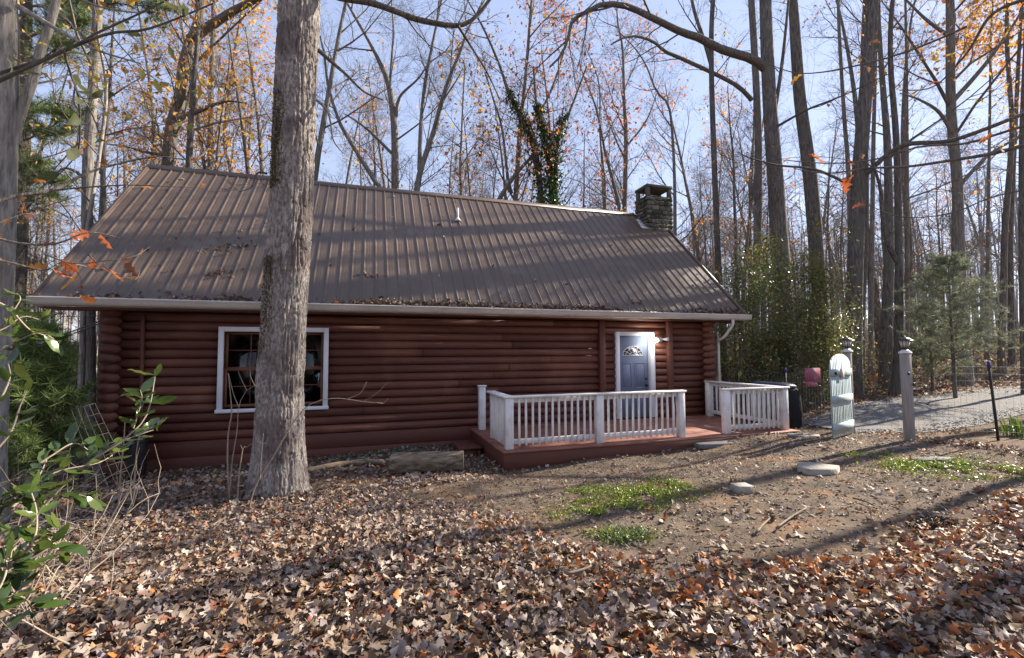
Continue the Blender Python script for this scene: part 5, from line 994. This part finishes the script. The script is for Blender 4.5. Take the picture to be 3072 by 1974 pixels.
bigleaf('leafy_shrub', 'broad leaved green shrub reaching in from the left border', [
    ([(-60, 1720), (40, 1640), (130, 1520), (250, 1400), (370, 1320), (440, 1245), (465, 1130)], 1.7, 2.1, .007, .002), ([(250, 1400), (330, 1340), (400, 1310), (460, 1290)], 1.9, 2.1, .004, .002), ([(400, 1285), (425, 1200), (420, 1170)], 2.05, 2.1, .003, .0015),
    ([(-40, 1600), (60, 1500), (160, 1420), (290, 1390), (345, 1360)], 1.6, 2.0, .006, .002), ([(-60, 1760), (30, 1700), (100, 1620), (110, 1540), (95, 1480)], 1.45, 1.6, .005, .002), ([(-40, 1480), (60, 1430), (150, 1370), (220, 1330), (265, 1350)], 1.7, 2.0, .005, .002),
    ([(-60, 1900), (10, 1820), (60, 1760), (90, 1700)], 1.4, 1.6, .005, .002), ([(-40, 1380), (30, 1300), (60, 1220), (90, 1150)], 1.9, 2.1, .005, .002), ([(-60, 1300), (0, 1200), (30, 1130), (20, 1080)], 1.8, 2.0, .005, .002), ([(-40, 1700), (60, 1690), (150, 1640), (180, 1590)], 1.45, 1.6, .005, .002),
    ([(-60, 1560), (0, 1500), (60, 1470), (130, 1480)], 1.6, 1.7, .005, .002), ([(-60, 1640), (0, 1600), (70, 1580), (120, 1600), (190, 1650)], 1.5, 1.6, .005, .002), ([(-50, 1860), (30, 1790), (80, 1800), (100, 1840)], 1.4, 1.5, .004, .002), ([(130, 1500), (200, 1480), (260, 1490)], 1.75, 1.8, .003, .0015), ([(60, 1500), (110, 1440), (140, 1380)], 1.65, 1.8, .003, .0015), ([(-60, 1820), (0, 1760), (20, 1700), (10, 1640)], 1.4, 1.5, .004, .002)],
    120, .080, LG, 3, base=np.array([-1.2, 1.9, 0.0]), wid=.72, tilt=.35)
bigleaf('leafy_shrub', 'small leaved bright green spray against the far left trunk', [([(-40, 1010), (20, 980), (70, 950), (120, 960)], 3.0, 3.2, .008, .003), ([(-40, 900), (20, 920), (90, 990), (150, 1010), (170, 1030)], 3.0, 3.3, .008, .003), ([(-40, 1080), (40, 1030), (110, 1000), (150, 1020)], 3.0, 3.2, .006, .002), ([(20, 960), (60, 900), (50, 880)], 3.0, 3.1, .005, .002)], 121, .09, LG, 3, base=np.array([-2.6, 2.4, -.05]), wid=.8)
bigleaf('overhanging_branch', 'long dim branch with round olive leaves hanging across the top left', [([(-60, 270), (100, 195), (220, 140), (330, 100), (430, 90), (520, 60), (640, 10)], 2.4, 2.6, .012, .004), ([(-60, 240), (60, 200), (180, 160), (300, 95), (420, 40), (560, -30)], 2.5, 2.7, .010, .004), ([(190, 150), (215, 230), (235, 290), (240, 400), (225, 470), (150, 550)], 2.4, 2.8, .006, .003), ([(215, 230), (240, 290), (290, 295)], 2.4, 2.4, .003, .002), ([(330, 100), (400, 180), (480, 250)], 2.5, 2.6, .004, .002)], 122, .085, [(.10, .12, .05), (.13, .14, .06), (.16, .15, .05)], 5, m_crown, m_bark2, cat='branch', per=1)
bigleaf('oak_branch', 'oak branch with orange lobed leaves reaching in front of the roof edge', [([(-60, 770), (40, 790), (130, 810), (200, 790), (260, 800)], 2.6, 3.0, .009, .003), ([(-60, 700), (60, 730), (170, 730), (250, 700), (300, 700), (360, 715)], 2.7, 3.0, .009, .003), ([(130, 760), (220, 790), (330, 780), (400, 770), (450, 740)], 2.7, 3.1, .006, .002), ([(260, 760), (310, 800), (400, 840), (420, 810)], 2.9, 3.1, .004, .0015), ([(-60, 690), (20, 660), (80, 640), (120, 655)], 2.5, 2.8, .005, .002), ([(200, 790), (240, 830), (245, 900)], 2.8, 2.9, .003, .0015)], 123, .10, [(.55, .16, .03), (.45, .11, .03), (.22, .10, .06), (.5, .22, .04)], 5, m_crown, m_bark1, cat='branch', kind='oak', per=1)
bigleaf('bare_branch', 'long bare dark branch crossing the left sky to the roof ridge', [([(-60, 620), (40, 590), (160, 570), (260, 520), (360, 490), (470, 470), (560, 480)], 4.2, 5.2, .022, .006), ([(160, 570), (280, 560), (400, 555), (520, 560), (600, 562)], 4.4, 5.0, .010, .003), ([(220, 480), (235, 420), (240, 340), (220, 300), (240, 200)], 4.6, 4.9, .014, .006), ([(235, 430), (170, 500), (140, 540)], 4.6, 4.7, .008, .003)], 124, .10, [(.3, .14, .06), (.45, .2, .05)], 9, m_crown, m_bark2, cat='branch', kind='oak', per=1)
bigleaf('overhanging_branch', 'thin twiggy branch with a few red orange leaves across the right sky', [([(3130, 420), (2980, 460), (2860, 480), (2720, 500), (2600, 505), (2480, 520), (2380, 505)], 4.2, 5.0, .020, .004), ([(3130, 360), (3000, 400), (2900, 430), (2760, 440), (2640, 475), (2500, 490), (2350, 480), (2260, 470)], 4.3, 5.2, .014, .003), ([(3130, 560), (2980, 590), (2850, 640), (2700, 650), (2560, 600), (2420, 590)], 4.2, 5, .008, .002), ([(2900, 80), (2760, 140), (2600, 190), (2400, 220), (2260, 170)], 4.5, 5.2, .012, .003), ([(3130, -20), (2980, 40), (2900, 160), (2800, 260), (2700, 270)], 4.3, 5.2, .02, .004), ([(2560, 600), (2500, 560), (2400, 560), (2330, 620)], 4.9, 5.1, .004, .002), ([(2600, 505), (2540, 480), (2440, 470), (2290, 480)], 4.8, 5.1, .004, .002), ([(2600, 505), (2500, 545), (2420, 545), (2300, 590)], 4.8, 5.1, .004, .002)], 125, .13, [(.6, .17, .03), (.5, .13, .04), (.5, .25, .05)], 12, m_crown, m_bark2, cat='branch', kind='oak', per=1)
# saplings
SAPL = ['tall twin sapling in front of the window left of the big oak', 'thin pale sapling left of the big oak by the barrel', 'bent straw coloured sapling beside the pale one', 'short sapling close to the big oak base', 'slanting thin sapling crossing the right side of the big oak', 'low bent twig sapling at the left of the leaf litter']
SAP = [([(690, 1500), (683, 1400), (685, 1300), (695, 1240), (690, 1170), (685, 1120)], [([(690, 1480), (697, 1380), (712, 1290), (716, 1220), (740, 1170), (770, 1155), (800, 1140)], .008), ([(740, 1170), (725, 1140), (715, 1115)], .005), ([(716, 1220), (700, 1180), (686, 1120)], .006), ([(765, 1158), (752, 1130), (750, 1108)], .004)]),
       ([(355, 1540), (362, 1420), (372, 1320), (375, 1260)], [([(358, 1480), (350, 1420), (360, 1380)], .004)]), ([(400, 1520), (405, 1420), (412, 1340), (425, 1300), (470, 1280)], []),
       ([(712, 1505), (718, 1420), (728, 1350), (735, 1340)], [([(735, 1345), (760, 1330), (800, 1330)], .003), ([(728, 1350), (722, 1335)], .003)]),
       ([(745, 1530), (770, 1450), (820, 1370), (860, 1300), (920, 1220), (1000, 1195), (1090, 1205), (1150, 1210)], [([(1040, 1197), (1080, 1180), (1100, 1145)], .004), ([(1090, 1205), (1130, 1180), (1160, 1150)], .003), ([(1150, 1210), (1165, 1195)], .003), ([(780, 1440), (785, 1360), (790, 1300)], .005)]),
       ([(425, 1520), (430, 1470), (450, 1440)], [])]
for k, (m_, subs) in enumerate(SAP):
    b_ = atz(*m_[0], -.22); dep = (b_-[0, 0, CZ])@_F; mb = MB(); P = resample([at(x, y, dep) for x, y in m_], 20); P[0, 2] = gz(P[0, 0], P[0, 1])-.05; mb.tube(P, np.linspace(.012, .005, 20)*(.75 if k in (4, 5) else 1), 7)
    for s_, w0 in subs: mb.tube(resample([at(x, y, dep-.02) for x, y in s_], 12), np.linspace(w0, .002, 12), 6)
    o = mb.obj('sapling', m_sap, None, True); tag(o, SAPL[k], 'sapling', 'bare saplings by the big oak')
r = np.random.default_rng(128); pl = Poly()
for k in range(46):
    p = at(r.uniform(-60, 330), r.uniform(1290, 1450), r.uniform(2.6, 5.5)); p[2] = float(gz(p[0], p[1])); h = r.uniform(.35, 1.0)
    B = branchline(r, p, (r.normal(0, .5), r.normal(0, .5), 1), h, 7, .16, -.02); pl.add(B, np.linspace(.006, .002, 7), 5)
    for q in range(5): i = r.integers(1, 7); S = branchline(r, B[i], r.normal(0, 1, 3)+[0, 0, .2], h*.5, 5, .2, -.02); pl.add(S, np.linspace(.003, .001, 5), 3)
bs = pl.geo().obj('bare_brush', m_sap, None, True, kind='stuff'); bs['label'] = 'tangle of bare tan twigs at the left below the leafy shrub'; bs['category'] = 'brush'
# strap leaved plant at the right edge
r = np.random.default_rng(130); c = at(3052, 1318, 8.6); c[2] = gz(c[0], c[1]); pt = thing('strap_leaf_plant', 'bright green strap leaved plant at the right border by the stake', 'plant', c)
bv = []
for k in range(5):
    n_ = 7; t_ = np.linspace(0, 1, n_); hx = .10+.07*k; P = np.stack([hx*t_**1.8, t_*0, (.42-.05*k)*t_-.16*(t_**3)*k/4], 1); wv = .022*np.sin(np.pi*np.clip(t_*.8+.2, 0, 1))+.001
    V = np.stack([P+[0, 1, 0]*wv[:, None], P-[0, 0, .006]*np.ones((n_, 1)), P-[0, 1, 0]*wv[:, None]], 1).reshape(-1, 3); bv.append(rawmesh('blade', V, None, [q for i in range(n_-1) for q in ([3*i, 3*i+1, 3*i+4, 3*i+3], [3*i+1, 3*i+2, 3*i+5, 3*i+4])], m_ivy, True, np.array((.13, .20, .035))))
for k in range(34): inst('blade', bv[r.integers(5)], c+np.array([r.normal(0, .16), r.normal(0, .10), 0]), pt, (0, 0, r.uniform(0, 6.28)), [r.uniform(.8, 1.2)]*3)

# ------------------------------------------------------------------ deeper woods: a few kinds, copied
def proto(seed, H, r0, kids, lens, leaf, mat, lean=.05, frm=.34):
    r = np.random.default_rng(seed); tr, br, tips = Poly(), Poly(), []; P = branchline(r, (0, 0, -.2), (r.normal(0, lean), r.normal(0, lean), 1), H, 9, .035, .03)
    Q, R = trunktube(tr, P, np.r_[r0*1.35, np.linspace(r0, r0*.15, 8)], 9, 18); branches(r, br, tips, Q, R, kids, lens, 0, frm, .0035); lv = crownleaves(r, tips, leaf[0], leaf[1], leaf[2], .25) if leaf else None
    A = tr.geo().mesh('trunk', mat, True); B = br.geo().mesh('branches', m_twig, True); C = None
    if lv: C = MB().add(*lv).mesh('leaves', m_crown)
    return A, B, C
PRO = [proto(201, 15, .12, (16, 6, 5, 2), (2.6, 1.2, .6, .3), None, m_bark2), proto(202, 18, .16, (16, 6, 5, 2), (3.2, 1.4, .7, .35), None, m_bark1), proto(203, 13, .08, (15, 6, 4, 2), (2.0, .9, .45, .25), (90, .15, RUST, 0), m_bark1),
       proto(204, 17, .15, (16, 6, 5, 2), (3.2, 1.4, .7, .35), (800, .15, ORANGE, 0), m_bark2), proto(205, 11, .06, (14, 6, 4, 2), (1.9, .8, .4, .25), (260, .14, RUSSET+YELLOW, 0), m_bark1), proto(206, 20, .19, (15, 6, 5, 3), (3.6, 1.6, .8, .4), None, m_bark2)]
PRO.append(proto(207, 9, .035, (24, 7, 5, 3), (1.7, .9, .5, .28), (70, .12, RUST, 0), m_bark1))
PRO.append(proto(208, 23, .21, (12, 6, 4, 2), (3.4, 1.6, .8, .4), None, m_bark2, .01, .58))
r = np.random.default_rng(210); placed = []; PK = ['bare slender dark trunk', 'bare grey trunk', 'thin tree with a few rust leaves', 'tree with an orange crown', 'small russet and yellow leaved tree', 'tall bare dark trunk', 'slender much branched young tree', 'tall straight trunk with a high crown']
def where(x, y):
    v = np.array([x, y, 1.2-CZ]); d = v@_F
    if d < 1: return 'behind the viewer'
    px = PW/2+FPX*(v@_R2)/d; q = 'nearer ' if d < 24 else ('far off ' if d > 42 else '')
    for lim, tx in ((-40, 'outside the left border'), (300, 'beyond the far left oak'), (620, 'behind the left end of the roof'), (960, 'behind the big front oak'), (1330, 'behind the left half of the ridge'), (1700, 'behind the middle of the ridge'), (1920, 'behind the chimney side of the ridge'), (2230, 'behind the right roof end'), (2480, 'behind the evergreen shrubs'), (2600, 'behind the blue gate'), (2760, 'behind the lone gate post'), (2950, 'behind the cedars'), (3120, 'behind the leaning stake')):
        if px < lim: return q+tx
    return 'outside the right border'
def plant(k, x, y, s, rz, label=None, group='trees deep in the wood'):
    A, B, C = PRO[k]; z = float(gz(x, y)); t = thing('woodland_tree', label or PK[k]+' '+where(x, y), 'tree', (x, y, z), group); t.rotation_euler[2] = rz; t.scale = (s, s, s)
    for nm, me in (('trunk', A), ('branches', B), ('leaves', C)):
        if me: o = bpy.data.objects.new(nm, me); put(o, t, kind='stuff' if nm == 'leaves' else None)
tries = 0
while len(placed) < 180 and tries < 9000:
    tries += 1; a = math.radians(r.uniform(-42, 76)); d = 15+50*r.random()**1.15; x, y = d*math.sin(a), d*math.cos(a)
    if HOUSE[0]-1 < x < HOUSE[1]+1.2 and y < 19.5: continue
    if sdist(np.array([[x, y]]), DRIVE)[0] < 1.0: continue
    if x > 10 and y < 14.5+.16*(x-10) and r.random() < .95: continue
    if x > 9 and x < 17 and y < 23: continue
    if any((x-p)**2+(y-q)**2 < 2.0 for p, q in placed): continue
    ang = math.degrees(a)
    wt = np.array([.26, .22, .22, .07, .11, .12]) if ang > 30 else (np.array([.2, .24, .26, .08, .08, .14]) if ang < -5 else np.array([.22, .28, .28, .02, .05, .15]))
    if math.sin(a) < -.02+.0 and ang < 0 and r.random() < .5: continue
    placed.append((x, y)); plant(r.choice(6, p=wt), x, y, r.uniform(.75, 1.15), r.uniform(0, 6.28))
nb_ = 0
while nb_ < 70:
    a = math.radians(r.uniform(-40, 70)); d = 14+30*r.random(); x, y = d*math.sin(a), d*math.cos(a)
    if (HOUSE[0]-1 < x < HOUSE[1]+1.5 and y < 19) or sdist(np.array([[x, y]]), DRIVE)[0] < .8 or (x > 9 and y < 12.5+.16*(x-10) and d < 24): continue
    if a < .1 and r.random() < .6: nb_ += 1; continue
    plant(6, x, y, r.uniform(.7, 1.3), r.uniform(0, 6.28)); nb_ += 1
for x, y in ((21.5, 15.2), (25, 16.4), (29, 17.5)): plant(7, x, y, 1.0, x)
# trees standing right of the frame and behind the viewer: they throw the shade bands
for k, (x, y, s) in enumerate([(17.5, 5.0, .62), (15.5, 2.9, .7), (23, 7.8, 1.05), (20, 3.9, 1.0)]):
    plant(7, x, y, s, k*1.7, None)
for k, (x, y, s) in enumerate([(-5, -7, 1.0), (1, -9, 1.1), (6, -8, .9), (-10, -4, 1), (10, -9, 1.1), (-2, -13, 1.0), (4, -14, 1.1), (-9, -12, 1), (-13, -8, 1), (9, -15, 1), (-6, -17, 1.1), (0, -18, 1), (14, -12, 1), (-16, -1, 1), (-14, 4, 1), (-18, -14, 1)]): plant((3, 3, 4, 3, 5, 4, 3, 3, 3, 4, 3, 3, 4, 3, 3, 3)[k], x, y, s, k*2.1, None)
b0 = [(-4, -5.5, 5, 1.8, 301), (0.5, -7, 6, 2.0, 302), (5, -6, 5, 1.8, 303), (-8.5, -2, 5, 1.8, 304)]
for x, y, H, R0, sd_ in b0: conifer('pine_tree', 'young pine among the trees behind the viewer', (x, y), H, R0, 14, 7, sd_, (.10, .15, .05), .26, .02, 6, .05)['group'] = 'pines behind the viewer'
# far wood and undergrowth
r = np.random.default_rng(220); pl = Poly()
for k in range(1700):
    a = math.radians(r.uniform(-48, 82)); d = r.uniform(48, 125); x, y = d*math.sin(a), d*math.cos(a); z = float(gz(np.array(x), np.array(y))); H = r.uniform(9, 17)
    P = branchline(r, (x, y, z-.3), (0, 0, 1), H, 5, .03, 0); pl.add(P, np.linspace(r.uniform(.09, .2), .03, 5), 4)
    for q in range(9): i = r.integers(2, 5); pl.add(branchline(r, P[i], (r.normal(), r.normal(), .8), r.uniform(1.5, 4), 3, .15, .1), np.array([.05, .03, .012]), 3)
far_o = pl.geo().obj('far_woods', M('haze paled grey bark', (.20, .185, .175), (.36, .34, .32), 4), None, kind='stuff'); far_o['label'] = 'mass of bare grey trunks paled for haze at the far end of the wood'; far_o['category'] = 'woods'  # bark colour paled to stand in for haze over the distance
r = np.random.default_rng(221); pl = Poly(); lp = []
for k in range(4200):
    a = math.radians(r.uniform(-44, 76)); d = 13+45*r.random()**1.2; x, y = d*math.sin(a), d*math.cos(a)
    if HOUSE[0]-.6 < x < HOUSE[1]+.8 and y < 18.5: continue
    if sdist(np.array([[x, y]]), DRIVE)[0] < .8 or (y < 8.5 and x > 0): continue
    z = float(gz(np.array(x), np.array(y))); h = r.uniform(.6, 1.9)*(1.9 if r.random() < .15 else 1)
    for q in range(5): P = branchline(r, (x+r.normal(0, .3), y+r.normal(0, .3), z), (r.normal(0, .4), r.normal(0, .4), 1), h*r.uniform(.5, 1), 4, .18, .02); pl.add(P, np.linspace(.009, .003, 4), 3); lp.append(P[1:])
    for q in range(6): i = r.integers(0, 4); S = branchline(r, P[i], r.normal(0, 1, 3)+[0, 0, .4], h*.35, 3, .2, 0); pl.add(S, np.array([.005, .004, .002]), 3); lp.append(S)
ug = pl.geo().obj('undergrowth', m_twig, None, kind='stuff'); ug['label'] = 'tangle of thin brown brush under the trees'; ug['category'] = 'undergrowth'
L = np.vstack(lp); n = 42000; P = L[r.integers(0, len(L), n)]+r.normal(0, .12, (n, 3)); pal = np.array([(.42, .24, .08), (.28, .26, .07), (.54, .28, .06), (.19, .21, .06), (.46, .36, .13), (.34, .18, .10)])
sel = fbm(P*.16, 3); ci = np.clip(((sel-.25)*9+r.normal(0, 1.2, n)).astype(int), 0, 5); Vm, Tm, Qm, Cm = scatter(P, .10*r.lognormal(0, .3, n), pal[ci]*r.lognormal(0, .25, (n, 1)), 3, ('oval', 'oak'), seed=222, up=1.3)
put(bpy.data.objects.new('undergrowth_leaves', rawmesh('undergrowth_leaves', Vm, Tm, Qm, m_crown, False, Cm)), None, kind='stuff', label='olive and orange leaves on the brush under the trees', category='leaves')
